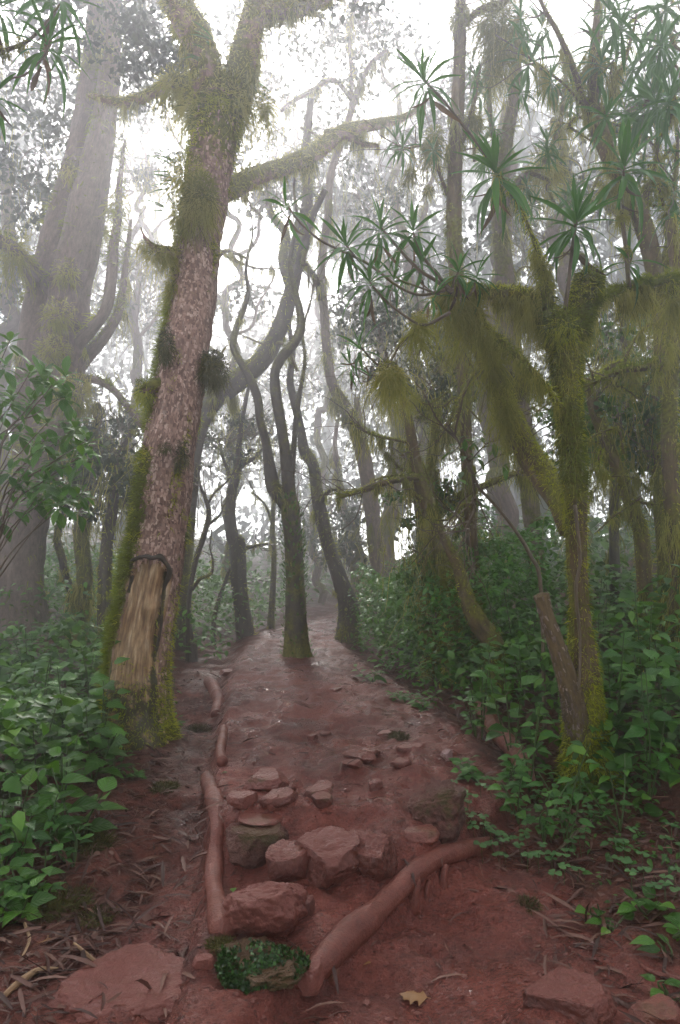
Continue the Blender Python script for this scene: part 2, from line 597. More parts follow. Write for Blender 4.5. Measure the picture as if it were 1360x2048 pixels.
# ------------------------------------------------------------------ ground and path: two halves of one sheet
ys = np.concatenate([np.linspace(-45, 0.6, 24), np.geomspace(.9, 70, 700)])
q = np.linspace(-1, 1, 420)
xs = np.sinh(q * 4.4) / np.sinh(4.4) * 60
X, Y = np.meshgrid(xs, ys)
X = X + np.interp(Y, [0, 4, 12, 20, 60], [.2, 0, -.5, 0, 0])
Z = terrain(X, Y)
CXg, HWg = np.interp(Y, CYS, CXS), np.interp(Y, CYS, HWS)
edge = np.abs(X - CXg) - HWg
wob = .16 * fbm(np.stack([X * 1.6, Y * 1.6, X * 0], -1), 4, 77)
side_trail = sstep(.62, .25, np.abs(X - np.interp(Y, [0, 2.5, 4, 6, 9, 12], [-.95, -.95, -1.05, -1.35, -1.75, -1.9]))) * sstep(14, 10, Y)
litter = np.clip(sstep(-.12, .28, edge + wob) - .42 * side_trail, 0, 1)
moss_g = sstep(.55, 1.4, edge + wob) * .62
moss_g = np.maximum(moss_g, .5 * sstep(.45, .0, np.hypot((X + 1.25) * 1.0, (Y - 2.9) * .7)))
nr, nc = X.shape
idx = np.arange(nr * nc).reshape(nr, nc)
quads = np.stack([idx[:-1, :-1], idx[:-1, 1:], idx[1:, 1:], idx[1:, :-1]], -1).reshape(-1, 4)
VV = np.stack([X, Y, Z], -1).reshape(-1, 3)
fmask = (edge + wob * .8)[:-1, :-1].reshape(-1) < .03


def sub_sheet(name, sel, label, cat):
    qd = quads[sel]
    u, inv = np.unique(qd, return_inverse=True)
    me = mesh_data(name, VV[u], [inv.reshape(-1, 4)], M['ground'], None,
                   {'litter': litter.reshape(-1)[u], 'moss': moss_g.reshape(-1)[u]})
    return tag(link(name, me), label, cat, kind='structure')


sub_sheet('forest_floor', ~fmask, 'dark red soil under leaf litter on either side of the trail', 'forest floor')
sub_sheet('muddy_path', fmask, 'wet red mud footpath climbing away between the trees', 'footpath')
# ------------------------------------------------------------------ swept limbs
def spline(pts, step):
    """Catmull-Rom through (x,y,z,r) rows, resampled to about step"""
    p = np.asarray(pts, float)
    if len(p) == 2:
        p = np.array([p[0], (p[0] + p[1]) / 2, p[1]])
    e = np.vstack([2 * p[0] - p[1], p, 2 * p[-1] - p[-2]])
    out = []
    for i in range(1, len(e) - 2):
        n = max(2, int(np.ceil(np.linalg.norm(e[i + 1, :3] - e[i, :3]) / step)))
        t = np.linspace(0, 1, n, endpoint=False)[:, None]
        a, b, c, d = e[i - 1], e[i], e[i + 1], e[i + 2]
        out.append(.5 * (2 * b + (c - a) * t + (2 * a - 5 * b + 4 * c - d) * t * t + (3 * b - a - 3 * c + d) * t ** 3))
    out.append(e[-2][None])
    r = np.vstack(out)
    r[:, 3] = np.maximum(r[:, 3], .0015)
    return r


class Sweep:
    """a tube: rings of K points; keeps centre, radius, normals for moss to grow on"""
    def __init__(self, pts, K=12, step=.06, rough=.08, freq=2.5, seed=0, flare=0, flare_len=.35, lobes=5, ridge=0, wob=0, cap=True, squash=None):
        c = spline(pts, step)
        C, R = c[:, :3].copy(), c[:, 3].copy()
        s = np.concatenate([[0], np.cumsum(np.linalg.norm(np.diff(C, axis=0), axis=1))])
        if wob:
            w = np.stack([vnoise(np.stack([s * freq * .6, s * 0 + seed * 7.3 + k * 11, s * 0], -1), seed + k) for k in range(3)], -1)
            C = C + w * wob * sstep(0, .3, s)[:, None]
        T = unit(np.gradient(C, axis=0))
        e1 = np.zeros_like(C)
        a = np.array([0, -1.0, 0])
        if abs(T[0] @ a) > .9:
            a = np.array([0, 0, 1.0])
        for i in range(len(C)):
            a = a - T[i] * (a @ T[i])
            a = a / max(np.linalg.norm(a), 1e-9)
            e1[i] = a
        e2 = np.cross(T, e1)
        th = np.linspace(0, 2 * np.pi, K, endpoint=False)
        N = np.cos(th)[None, :, None] * e1[:, None] + np.sin(th)[None, :, None] * e2[:, None]
        rr = np.repeat(R[:, None], K, 1)
        q = N * (R[:, None, None] + .02) + 0
        nz = fbm(np.concatenate([q / .18 * freq * .12, (s[:, None, None] * freq * .8 + np.zeros((1, K, 1))).repeat(1, 2)], -1)[..., :3] * [1, 1, .5] +
                 np.stack([np.zeros((len(s), K)), np.zeros((len(s), K)), (s[:, None] * freq + np.zeros((1, K)))], -1) + seed * 3.7, 3, seed)
        rr = rr * (1 + rough * nz)
        if ridge:
            lob = vnoise(np.stack([np.cos(th)[None] * 3.2 + 0 * s[:, None], np.sin(th)[None] * 3.2 + 0 * s[:, None], s[:, None] * .8 + 0 * th[None]], -1), seed + 91)
            rr = rr * (1 + ridge * lob)
        if flare:
            fl = np.exp(-s / flare_len)[:, None] * (.55 + .45 * np.cos(lobes * th + seed)[None] + .25 * np.cos((lobes - 2) * th + 1.3 * seed)[None])
            rr = rr * (1 + flare * np.maximum(fl, 0))
        self.C, self.R, self.T, self.N, self.s, self.th, self.K, self.rr = C, R, T, N, s, th, K, rr
        self.V = C[:, None] + N * rr[..., None]
        self.cap = cap
        self.moss = np.zeros(rr.shape)

    def grow(self, f):
        """f(self) gives extra radius per point"""
        self.rr = self.rr + f
        self.V = self.C[:, None] + self.N * self.rr[..., None]

    def mesh(self, mask=None):
        m, K = self.rr.shape
        # the seam column is doubled so that the bark map does not wrap
        V = np.concatenate([self.V, self.V[:, :1]], 1).reshape(-1, 3)
        mo = np.concatenate([self.moss, self.moss[:, :1]], 1).reshape(-1)
        circ = 2 * np.pi * max(float(np.mean(self.R)), .004)
        u = np.linspace(0, circ, K + 1)[None].repeat(m, 0)
        uv = np.stack([u, self.s[:, None].repeat(K + 1, 1)], -1).reshape(-1, 2)
        i = np.arange(m * (K + 1)).reshape(m, K + 1)
        Q = np.stack([i[:-1, :-1], i[:-1, 1:], i[1:, 1:], i[1:, :-1]], -1)
        if mask is not None:
            Q = Q[mask[:-1, :] > 0]
        return V, Q.reshape(-1, 4), uv, mo, i

    def build(self, name, mat, parent=None, mask=None, kind=None, label=None, extra=None):
        V, Q, uv, mo, i = self.mesh(mask)
        Tt = []
        if self.cap and mask is None:
            n = len(V)
            V = np.vstack([V, self.C[-1] + self.T[-1] * self.R[-1] * .35, self.C[0]])
            uv = np.vstack([uv, uv[-1], uv[0]])
            mo = np.concatenate([mo, [mo[-1], mo[0]]])
            k = np.arange(self.K)
            Tt = np.vstack([np.stack([i[-1, k], i[-1, k + 1], np.full(self.K, n)], -1), np.stack([i[0, k + 1], i[0, k], np.full(self.K, n + 1)], -1)])
        base = np.array(parent_world(parent)) if parent is not None else np.zeros(3)
        me = mesh_data(name, V - base, [Q, np.asarray(Tt, int).reshape(-1, 3)], mat, uv, {'moss': mo})
        return link(name, me, parent, kind=kind, label=label)

    def pick(self, n, weight=None):
        """random points on the bark: position, normal, tangent, arc length"""
        m, K = self.rr.shape
        w = (self.rr * np.gradient(self.s)[:, None])
        if weight is not None:
            w = w * np.maximum(weight, 0)
        w = w.reshape(-1)
        if w.sum() <= 0 or n <= 0:
            z = np.zeros((0, 3))
            return z, z, z, np.zeros(0)
        j = rng.choice(m * K, n, p=w / w.sum())
        a, b = j // K, j % K
        b2, a2 = (b + 1) % K, np.minimum(a + 1, m - 1)
        fu, fv = rng.random(n)[:, None], rng.random(n)[:, None]
        p = (self.V[a, b] * (1 - fu) + self.V[a, b2] * fu) * (1 - fv) + (self.V[a2, b] * (1 - fu) + self.V[a2, b2] * fu) * fv
        nn = unit(self.N[a, b] * (1 - fu) + self.N[a, b2] * fu)
        return p, nn, self.T[a], self.s[a]


def limb(pts, d, **kw):
    """pts: (px, py, width in photo px[, depth offset])"""
    rows = []
    for p in pts:
        dd = d + (p[3] if len(p) > 3 else 0)
        rows.append([*P(p[0], p[1], dd), p[2] * dd / FPX / 2])
    return Sweep(rows, **kw)


# ------------------------------------------------------------------ moss: thin ribbons
def ribbons(g, root, d, Ln, w, K=2, droop=.5, wig=.12, tint=None):
    n = len(root)
    if not n:
        return
    Ln, w = np.broadcast_to(Ln, (n,)), np.broadcast_to(w, (n,))
    d = unit(d)
    side = unit(np.cross(d, rng.normal(size=(n, 3))))
    t = np.linspace(0, 1, K + 1)
    down = np.array([0, 0, -1.0])
    pts = []
    cur = root.copy()
    dr = d.copy()
    for k in range(K + 1):
        pts.append(cur.copy())
        dr = unit(dr + down * droop + rng.normal(size=(n, 3)) * wig)
        cur = cur + dr * (Ln / K)[:, None]
    V = np.zeros((n, K + 1, 2, 3))
    for k in range(K + 1):
        ww = (w * (1 - .75 * t[k]))[:, None]
        V[:, k, 0] = pts[k] - side * ww / 2
        V[:, k, 1] = pts[k] + side * ww / 2
    b = (np.arange(n) * (K + 1) * 2)[:, None]
    Q = np.concatenate([np.stack([b[:, 0] + 2 * k, b[:, 0] + 2 * k + 1, b[:, 0] + 2 * k + 3, b[:, 0] + 2 * k + 2], -1) for k in range(K)])
    tt = rng.random(n) if tint is None else np.clip(tint, 0, .999)
    g.add(V.reshape(-1, 3), Q, None, np.repeat(tt, (K + 1) * 2))


def fuzz(g, sw, n, Ln=.05, w=.006, weight=None, droop=.35, tint=None, K=2, out=1.0):
    p, nn, T, s = sw.pick(n, weight)
    if not len(p):
        return
    d = nn * out + rng.normal(size=p.shape) * .45
    cl = np.clip(.5 + .3 * vnoise(p * 9, 5) + .45 * vnoise(p * 2.7, 15), 0, 1)
    ln = Ln * (.5 + rng.random(len(p))) * (.5 + cl)
    tn = np.clip(-.02 + .75 * cl + .3 * rng.random(len(p)) + (tint or 0), 0, .99)
    ribbons(g, p, d, ln, w * (.6 + .8 * rng.random(len(p))), K, droop, .25, tn)


def beard(g, sw, n, Lmax=.4, w=.006, s0=0, s1=1e9, clump=3.0, K=6, weight=None, tint=0, seed=3):
    """moss hanging in uneven curtains below a limb"""
    wt = ((sw.s >= s0) & (sw.s <= s1))[:, None] * np.clip(.25 - sw.N[..., 2], 0, None)
    if weight is not None:
        wt = wt * weight
    p, nn, T, s = sw.pick(n, wt)
    if not len(p):
        return
    nt_ = max(3, len(p) // 38)
    j = rng.integers(nt_, size=len(p))
    c = .5 + .75 * vnoise(np.stack([s * clump, s * 0 + seed, s * 0], -1), seed) + .3 * vnoise(np.stack([s * clump * 3.1, s * 0 + seed, s * 0], -1), seed + 5)
    c = np.clip(c, .12, 1.2)[:nt_] * (.45 + .75 * rng.random(nt_))
    sp = .008 + .02 * rng.random(nt_)
    pc, nc_, tc = p[:nt_], nn[:nt_], rng.random(nt_)
    p = pc[j] + rng.normal(size=p.shape) * sp[j][:, None]
    nn = nc_[j]
    ln = Lmax * c[j] * (.35 + .65 * rng.random(len(p)))
    tn = np.clip(.12 + .45 * tc[j] + .4 * rng.random(len(p)) + tint, 0, .99)
    ribbons(g, p, nn * .2 + np.array([0, 0, -.9]) + rng.normal(size=p.shape) * .18, ln, w * (.6 + .8 * rng.random(len(p))), K, .5, .30, tn)


def tuft(g, c, r, n, Lmax, w=.006, K=4, tint=0, up=.3, squash=(1, 1, 1)):
    """a cushion of moss with strands hanging from it"""
    d = unit(rng.normal(size=(n, 3)))
    d[:, 2] = d[:, 2] + .1
    p = np.asarray(c) + d * (r * rng.random((n, 1)) ** .4) * np.asarray(squash)
    hang = sstep(.2, -.5, d[:, 2]) * rng.random(n)
    ln = r * (.2 + .35 * rng.random(n)) + Lmax * hang
    dirs = d * (1 - .6 * hang[:, None]) + np.array([0, 0, up]) * (1 - hang[:, None]) + np.array([0, 0, -.7]) * hang[:, None]
    tn = np.clip(.25 + .3 * d[:, 2] + .4 * rng.random(n) + tint, 0, .99)
    ribbons(g, p, dirs, ln, w * (.6 + .8 * rng.random(n)), K, .5, .5, tn)


# ------------------------------------------------------------------ leaves
def leaf_shape(stations, length=1.0, droop=.25, fold=.25, wavy=0.0, petiole=0.0):
    """stations: (t, half width); a folded, bent blade along +Y with its face to +Z"""
    V, uv = [], []
    for t, w in stations:
        a = droop * t
        y = length * (t - .25 * droop * t * t)
        z = -length * droop * t * t * .8
        zz = fold * w + wavy * w * math.sin(t * 17)
        V += [(-w, y, z + zz), (0, y, z), (w, y, z + fold * w - wavy * w * math.sin(t * 17))]
        uv += [(0, t), (.5, t), (1, t)]
    Q = []
    for i in range(len(stations) - 1):
        a = 3 * i
        Q += [(a, a + 1, a + 4, a + 3), (a + 1, a + 2, a + 5, a + 4)]
    return np.array(V, float), np.array(Q), np.array(uv, float)


BROAD = [leaf_shape([(0, .012), (.06, .17), (.2, .33), (.36, .36), (.5, .30), (.64, .24), (.78, .14), (.9, .06), (1, .004)], droop=dr, fold=fo) for dr, fo in ((.35, .22), (.6, .15), (.15, .3))]
TOOTH = [leaf_shape([(0, .012), (.08, .22), (.16, .27), (.2, .24), (.32, .42), (.36, .33), (.5, .36), (.54, .27), (.68, .25), (.72, .18), (.86, .11), (1, .004)], droop=dr, fold=fo) for dr, fo in ((.35, .2), (.6, .12))]
ELLIP = [leaf_shape([(0, .01), (.12, .07), (.3, .15), (.5, .20), (.68, .19), (.84, .12), (.94, .06), (1, .004)], droop=dr, fold=fo, wavy=.06) for dr, fo in ((.15, .25), (.45, .2), (.7, .15))]
HERB = [leaf_shape([(0, .01), (.1, .10), (.28, .21), (.45, .235), (.62, .19), (.78, .11), (.9, .05), (1, .004)], droop=dr, fold=fo) for dr, fo in ((.3, .25), (.6, .2))]
LANCE = [leaf_shape([(0, .030), (.08, .026), (.22, .043), (.42, .061), (.6, .057), (.76, .040), (.9, .018), (1, .002)], droop=dr, fold=fo) for dr, fo in ((.08, .6), (.22, .5), (.45, .45), (.7, .4), (1.0, .5))]
RHOMB = (np.array([(0, 0, 0), (-.28, .5, .06), (0, 1, -.1), (.28, .5, .06)], float), np.array([(0, 3, 2, 1)]), np.array([(.5, 0), (0, .5), (.5, 1), (1, .5)], float))
SMALL = leaf_shape([(0, .01), (.3, .22), (.6, .21), (1, .005)], droop=.4, fold=.25)
STRAP = leaf_shape([(0, .02), (.3, .045), (.65, .04), (1, .003)], droop=.35, fold=.4)


def frame(d, up):
    """rotation with Y along d and Z near up; works on rows"""
    d = unit(np.atleast_2d(d))
    up = np.atleast_2d(up)
    x = unit(np.cross(d, up) + 1e-6)
    z = np.cross(x, d)
    return np.stack([x, d, z], -1)        # columns


def put_leaves(g, tmpl, pos, d, up, size, tint=None):
    V, Q, uv = tmpl
    n = len(pos)
    if not n:
        return
    R = frame(d, up)
    W = np.einsum('nij,vj->nvi', R, V) * np.broadcast_to(size, (n,))[:, None, None] + pos[:, None]
    o = (np.arange(n) * len(V))[:, None, None]
    QQ = (Q[None] + o).reshape(-1, Q.shape[1])
    tt = rng.random(n) if tint is None else tint
    g.add(W.reshape(-1, 3), QQ, None, np.repeat(tt, len(V)), np.tile(uv, (n, 1)))


def flakes(g, sw, n, weight=None, L0=.035, W0=.012):
    """small scales of bark standing a little proud"""
    p, nn, T, s_ = sw.pick(n, weight)
    k = len(p)
    side = unit(np.cross(T, nn))
    l = (L0 * (.4 + rng.random(k)))[:, None]
    w = (W0 * (.4 + rng.random(k)))[:, None]
    T = unit(T + side * rng.normal(size=(k, 1)) * .2)
    o1, o2 = nn * .003, nn * (.002 + .008 * rng.random((k, 1)))
    V = np.stack([p - side * w + o1, p + side * w + o1, p + side * w * .7 - T * l + o2, p - side * w * .6 - T * l * .9 + o2], 1)
    g.add(V.reshape(-1, 3), np.arange(k * 4).reshape(k, 4), None, np.repeat(rng.random(k), 4))


LEAF_ME = {}


def leaf_meshes(kind, mat):
    k = (kind, mat)
    if k not in LEAF_ME:
        src = dict(BROAD=BROAD, TOOTH=TOOTH, ELLIP=ELLIP, HERB=HERB, LANCE=LANCE)[kind]
        LEAF_ME[k] = [mesh_data('leaf', V, [Q], M[mat], uv) for V, Q, uv in src]
    return LEAF_ME[k]


def leaf_obj(parent, kind, mat, pos, d, up, size, which=None):
    ms = leaf_meshes(kind, mat)
    me = ms[int(rng.integers(len(ms))) if which is None else which]
    o = bpy.data.objects.new('leaf', me)
    sc.collection.objects.link(o)
    o.parent = parent
    R = frame(d, up)[0]
    pw = np.array(parent_world(parent))
    mt = Matrix(R.tolist()).to_4x4()
    o.rotation_mode = 'QUATERNION'
    o.rotation_quaternion = mt.to_quaternion()
    o.location = np.asarray(pos) - pw
    o.scale = (size, size, size)
    return o


# ------------------------------------------------------------------ rosette plants with strap leaves
def rosette_dirs(axis, n, spread=(75, -35)):
    """leaf directions spiralling round an axis, young ones upright, old ones drooping"""
    axis = unit(np.asarray(axis, float))
    h = np.cross(axis, [0.3, .9, .1])
    h = h / np.linalg.norm(h)
    k = np.cross(axis, h)
    out = []
    for i in range(n):
        f = i / max(n - 1, 1)
        el = math.radians(spread[0] + (spread[1] - spread[0]) * f ** .8 + rng.normal() * 7)
        az = i * 2.39996 + rng.normal() * .15
        r = math.cos(el) * (math.cos(az) * h + math.sin(az) * k) + math.sin(el) * axis
        out.append((r, f))
    return out


def rosette_objs(parent, tip, axis, length, n, kind='LANCE', mat='dracaena', spread=(75, -35)):
    for r, f in rosette_dirs(axis, n, spread):
        pos = np.asarray(tip) - unit(np.asarray(axis, float)) * length * .22 * f + r * .008
        ln = length * (.62 + .38 * math.sin(min(1, f * 1.6 + .25) * 1.5708)) * rng.uniform(.72, 1.08)
        up = unit(np.asarray(axis, float)) * 1.0 + np.array([0, 0, .25]) + rng.normal(size=3) * .22
        which = min(len(LANCE) - 1, int(f * 3.2 + rng.random() * 1.6)) if kind == 'LANCE' else None
        leaf_obj(parent, kind, mat, pos, r, up, ln, which)
    if n > 10:
        ax = unit(np.asarray(axis, float))
        for k in range(3):
            leaf_obj(parent, kind, 'dead_strap', np.asarray(tip) - ax * length * (.25 + .08 * k), np.array([rng.normal() * .5, rng.normal() * .5, -1.]), rng.normal(size=3), length * rng.uniform(.5, .85), 3)


def rosette_joined(g, tip, axis, length, n, tmpl=None, spread=(75, -35)):
    for r, f in rosette_dirs(axis, n, spread):
        tm = tmpl or LANCE[min(4, int(f * 3.2 + rng.random() * 1.6))]
        pos = np.asarray(tip) - unit(np.asarray(axis, float)) * length * .22 * f
        put_leaves(g, tm, pos[None], r[None], np.asarray(axis, float)[None], length * rng.uniform(.75, 1.05))


def cloud(g, c, r, n, size, tmpl=RHOMB, clumps=14, flat=.7, up=.5):
    """uneven crown: leaves gathered in clumps spread through a flattened ball"""
    c = np.asarray(c, float)
    cc = unit(rng.normal(size=(clumps, 3))) * (rng.random((clumps, 1)) ** .5) * r * np.array([1, 1, flat]) + c
    cr = r * (.16 + .24 * rng.random(clumps))
    j = rng.integers(clumps, size=n)
    p = cc[j] + rng.normal(size=(n, 3)) * (cr[j] * .55)[:, None] * np.array([1, 1, .6])
    d = unit(rng.normal(size=(n, 3)) + np.array([0, 0, -.3]))
    u = unit(rng.normal(size=(n, 3)) * .6 + np.array([0, 0, up + .5]))
    put_leaves(g, tmpl, p, d, u, size * (.6 + .8 * rng.random(n)))
# ================================================================== TREES
def facing(sw, x=0, y=0, z=0):
    return sw.N[..., 0] * x + sw.N[..., 1] * y + sw.N[..., 2] * z


def s_at(sw, py):
    """arc length where the limb passes photo row py"""
    rel = sw.C - CPOS
    row = 1024 - FPX * (rel @ UPV) / (rel @ FWD)
    return float(sw.s[np.argmin(np.abs(row - py))])


# ---- the big tree with the peeled trunk, beside the path
b0 = G(285, 1478)
D0 = depth_of(b0)
main = thing('peeled_tree', b0, 'thick leaning tree beside the path whose bark has peeled off near its foot', 'tree')
tr = limb([(283, 1500, 128, -.05), (275, 1420, 122), (279, 1310, 118), (296, 1190, 112), (314, 1090, 108), (326, 1000, 104), (343, 880, 100), (361, 760, 95, .1),
           (378, 650, 90, .2), (392, 540, 87, .3), (404, 440, 84, .4), (414, 370, 84, .45), (425, 300, 88, .5), (438, 235, 92, .6), (446, 200, 70, .6)], D0,
          K=96, step=.018, rough=.13, freq=4.5, seed=4, flare=.45, flare_len=.28, lobes=5, ridge=.06)
sA, sB = s_at(tr, 1112), s_at(tr, 1400)
sn_, cs_ = np.sin(tr.th)[None], np.cos(tr.th)[None]
S2 = tr.s[:, None]
nzp = fbm(np.stack([sn_ * 4 + 0 * S2, S2 * 5 + 0 * sn_, cs_ * 4 + 0 * S2], -1), 3, 8)
arch = sA - .16 * (np.abs(sn_ - .2) / .75) ** 2 * .9
left_e, right_e = -.58 + .05 * nzp - .25 * sstep(sA, sB, S2), .80 + .04 * nzp
bare = (cs_ > -.15) & (sn_ > left_e) & (sn_ < right_e) & (S2 < arch + .02 * nzp) & (S2 > sB - .5 + .12 * nzp)
bare_f = bare.astype(float)
soft = bare_f.copy()
for _ in range(2):
    soft = (np.roll(soft, 1, 1) + np.roll(soft, -1, 1) + soft * 2) / 4
edge_b = np.clip(4 * soft * (1 - soft), 0, 1) * (1 - bare_f)
lipw = sstep(sA - .55, sA - .1, S2)
lower = sstep(sB - .1, sA - .4, S2)
tr.grow(-.035 * bare_f * (.35 + .65 * lower) + edge_b * .026 * lipw)
mossL = sstep(.15, .75, facing(tr, -1, -.1)) * sstep(s_at(tr, 870), s_at(tr, 1000), S2) * sstep(9, 1, S2)
mossL = np.where(S2 < s_at(tr, 900), sstep(.25, .8, facing(tr, -1, -.1)), 0) + .65 * sstep(.55, .9, facing(tr, -1, 0)) * (S2 >= s_at(tr, 900)) * sstep(-.1, .3, vnoise(np.stack([S2 * 1.7, S2 * 0, S2 * 0], -1), 3))
mossBase = sstep(s_at(tr, 1290), s_at(tr, 1440), S2 * np.ones_like(sn_)) * .75
patch = sstep(.25, .5, fbm(np.stack([sn_ * 2 + 0 * S2, S2 * 2.2 + 0 * sn_, cs_ * 2 + 0 * S2], -1), 3, 23)) * .75 * (S2 > sA)
topmoss = sstep(s_at(tr, 430), s_at(tr, 250), S2) * .8 * np.ones_like(sn_)
darkside = .55 * sstep(.5, .9, facing(tr, 1, .3)) * sstep(sA, sA - .6, S2)
tr.moss = np.clip(np.maximum.reduce([mossL, mossBase, patch, topmoss, darkside]), 0, 1)
tr.moss = np.where(bare, np.clip(.15 + .55 * sstep(sA - .75, sB, S2) + .5 * sstep(.55, .8, sn_), 0, 1), tr.moss)
fm = bare_f
# the rolled lip of bark round the head of the wound
def on_trunk(a, s, out=0):
    i = int(np.argmin(np.abs(tr.s - s)))
    k = int(round(a / (2 * np.pi) * tr.K)) % tr.K
    return tr.C[i] + tr.N[i, k] * (tr.rr[i, k] + out)
lp = []
for a_, ds in ((-.68, -.30), (-.66, -.18), (-.58, -.07), (-.36, -.01), (-.05, .015), (.18, .02), (.42, .025), (.62, .0), (.80, -.07), (.90, -.20), (.92, -.36), (.92, -.56), (.90, -.75)):
    lp.append([*on_trunk(a_, sA + ds, .004), .020 - .010 * min(1, abs(ds) / .6)])
lip = Sweep(lp, K=12, step=.012, rough=.6, freq=14, seed=31)
lip.moss = np.clip(.35 + .3 * vnoise(lip.C * 6, 3)[:, None] + 0 * lip.rr, 0, 1)
lip.build('bark_lip', M['bark_dark'], main)
trunk = tr.build('trunk', M['bark_pink'], main, mask=1 - fm)
tr.build('bare_wood', M['wood'], main, mask=fm, label='patch of bare orange wood under a lip of bark')
# limbs of the fork
mlimbs = [
    limb([(432, 262, 62, .6), (420, 180, 68, .6), (405, 110, 62, .6), (382, 55, 60, .7), (352, 0, 56, .8), (325, -70, 46, 1), (300, -190, 30, 1.3)], D0, K=24, step=.05, rough=.16, seed=6),
    limb([(452, 250, 60, .6), (470, 180, 56, .7), (488, 110, 52, .8), (503, 50, 50, .9), (520, -20, 46, 1.0), (545, -120, 34, 1.1), (560, -220, 22, 1.3)], D0, K=24, step=.05, rough=.16, seed=7),
    limb([(436, 384, 44, .5), (470, 374, 42, .9), (510, 352, 38, 1.4), (565, 334, 35, 2.0), (612, 316, 34, 2.6), (650, 290, 32, 3.1), (690, 262, 26, 3.6), (745, 250, 22, 4.2), (800, 238, 14, 4.8), (840, 215, 8, 5)], D0, K=18, step=.06, rough=.14, seed=9),
    limb([(398, 205, 34, .8), (360, 168, 34, 1.4), (325, 175, 26, 1.9), (285, 195, 22, 2.4), (240, 205, 18, 3), (180, 190, 10, 3.4)], D0, K=14, step=.06, rough=.2, seed=10),
    limb([(500, 40, 34, .9), (545, 22, 36, 1.0), (590, 18, 32, 1.1), (640, 2, 24, 1.2), (690, -40, 14, 1.3)], D0, K=14, step=.06, rough=.2, seed=12),
    limb([(650, 268, 20, 3.2), (690, 270, 20, 3.3), (725, 287, 14, 3.4), (756, 292, 8, 3.5)], D0, K=10, step=.06, rough=.15, seed=13),
    limb([(352, 508, 26, .2), (322, 500, 20, .1), (302, 490, 13, .05), (288, 472, 6, 0), (282, 455, 3, 0)], D0, K=12, step=.04, rough=.2, seed=14),
    limb([(330, 768, 34, .0), (300, 775, 26, -.1), (280, 782, 10, -.1)], D0, K=12, step=.04, rough=.2, seed=15),
    limb([(395, 722, 40, .1), (425, 730, 36, .1), (442, 732, 22, .05)], D0, K=12, step=.04, rough=.2, seed=16),
    limb([(437, 722, 6, .05), (446, 702, 4, .05), (455, 690, 2.5, .05)], D0, K=6, step=.03, rough=.1, seed=17),
]
for i, l_ in enumerate(mlimbs):
    l_.moss = np.clip(.62 + .3 * l_.N[..., 2] + .2 * vnoise(l_.C * 3, 4)[:, None], 0, 1)
    l_.build('limb' if i < 6 else 'branch_stub', M['bark_pink'] if i != 9 else M['stem'], main)
g = Geo()
flakes(g, tr, 9000, (1 - bare_f) * np.clip(1 - 1.1 * tr.moss, 0, 1), .04, .011)
g.build('bark_flakes', M['flake'], main, 'stuff', smooth=False)
# moss cushions and beards
g = Geo()
fuzz(g, tr, 11000, .055, .006, np.where(bare, 0, mossL) * (S2 < s_at(tr, 600)), .15, .12)
fuzz(g, tr, 4200, .045, .006, mossBase + .9 * darkside + .25 * bare_f * sstep(.5, .8, sn_), .3, -.15)
fuzz(g, tr, 2600, .05, .006, patch * (S2 > sA + .1), .4, -.1)
fuzz(g, tr, 3600, .07, .008, topmoss + .8 * sstep(.3, .8, facing(tr, -1, 0)) * (S2 > s_at(tr, 600)), .5, .1)
g.build('moss', M['moss'], main, 'stuff')
g = Geo()
for i, n in zip(range(6), (3600, 3000, 2600, 1400, 1800, 500)):
    fuzz(g, mlimbs[i], n, .055, .008, None, .5, -.12)
    beard(g, mlimbs[i], n // 2, .42, .009, tint=.05, seed=i + 1)
tuft(g, P(402, 392, D0 + .08), .17, 1700, .34, .007, tint=.25, squash=(.8, .7, 1.2))
tuft(g, P(376, 345, D0 + .12), .15, 700, .3, .008, tint=.05)
tuft(g, P(362, 425, D0 + .15), .12, 700, .3, .008, tint=-.1, squash=(.7, .8, 1.4))
tuft(g, P(345, 560, D0 + .15), .09, 500, .3, .008, tint=-.1, squash=(.6, .7, 2.4))
tuft(g, P(312, 505, D0 + .05), .08, 500, .30, .007, tint=.15)
tuft(g, P(288, 488, D0), .045, 260, .30, .006, tint=.1)
tuft(g, P(336, 505, D0 + .05), .09, 400, .22, .007, tint=-.05)
tuft(g, P(455, 205, D0 + .6), .22, 900, .5, .010, tint=.05)
tuft(g, P(402, 215, D0 + .6), .18, 700, .5, .010, tint=.05)
tuft(g, P(530, 205, D0 + .9), .11, 400, .45, .009, tint=.0, squash=(.6, .6, 1.3))
tuft(g, P(348, 165, D0 + 1.2), .16, 500, .5, .010, tint=.0)
g.build('hanging_moss', M['hanging_moss'], main, 'stuff')
g = Geo()
tuft(g, P(292, 782, D0 - .08), .10, 1000, .12, .007, tint=.3, squash=(.9, .8, 1.1))
g.build('moss_cushion', M['moss'], main, 'stuff', label='bright green moss cushion on the stub')
g = Geo()
tuft(g, P(424, 736, D0 + .06), .14, 1700, .16, .007, tint=-.1, squash=(.95, .9, 1.0))
tuft(g, P(332, 690, D0 - .16), .10, 800, .1, .006, tint=-.1, squash=(.6, .6, 1.6))
tuft(g, P(364, 908, D0 - .24), .07, 450, .10, .005, tint=.1, squash=(.9, .5, 1.6))
tuft(g, P(330, 895, D0 - .3), .05, 250, .06, .005, tint=-.1, squash=(1.3, .5, .8))
g.build('dark_moss_cushion', M['dark_moss'], main, 'stuff', label='dark hanging moss cushion on the stub')
g = Geo()
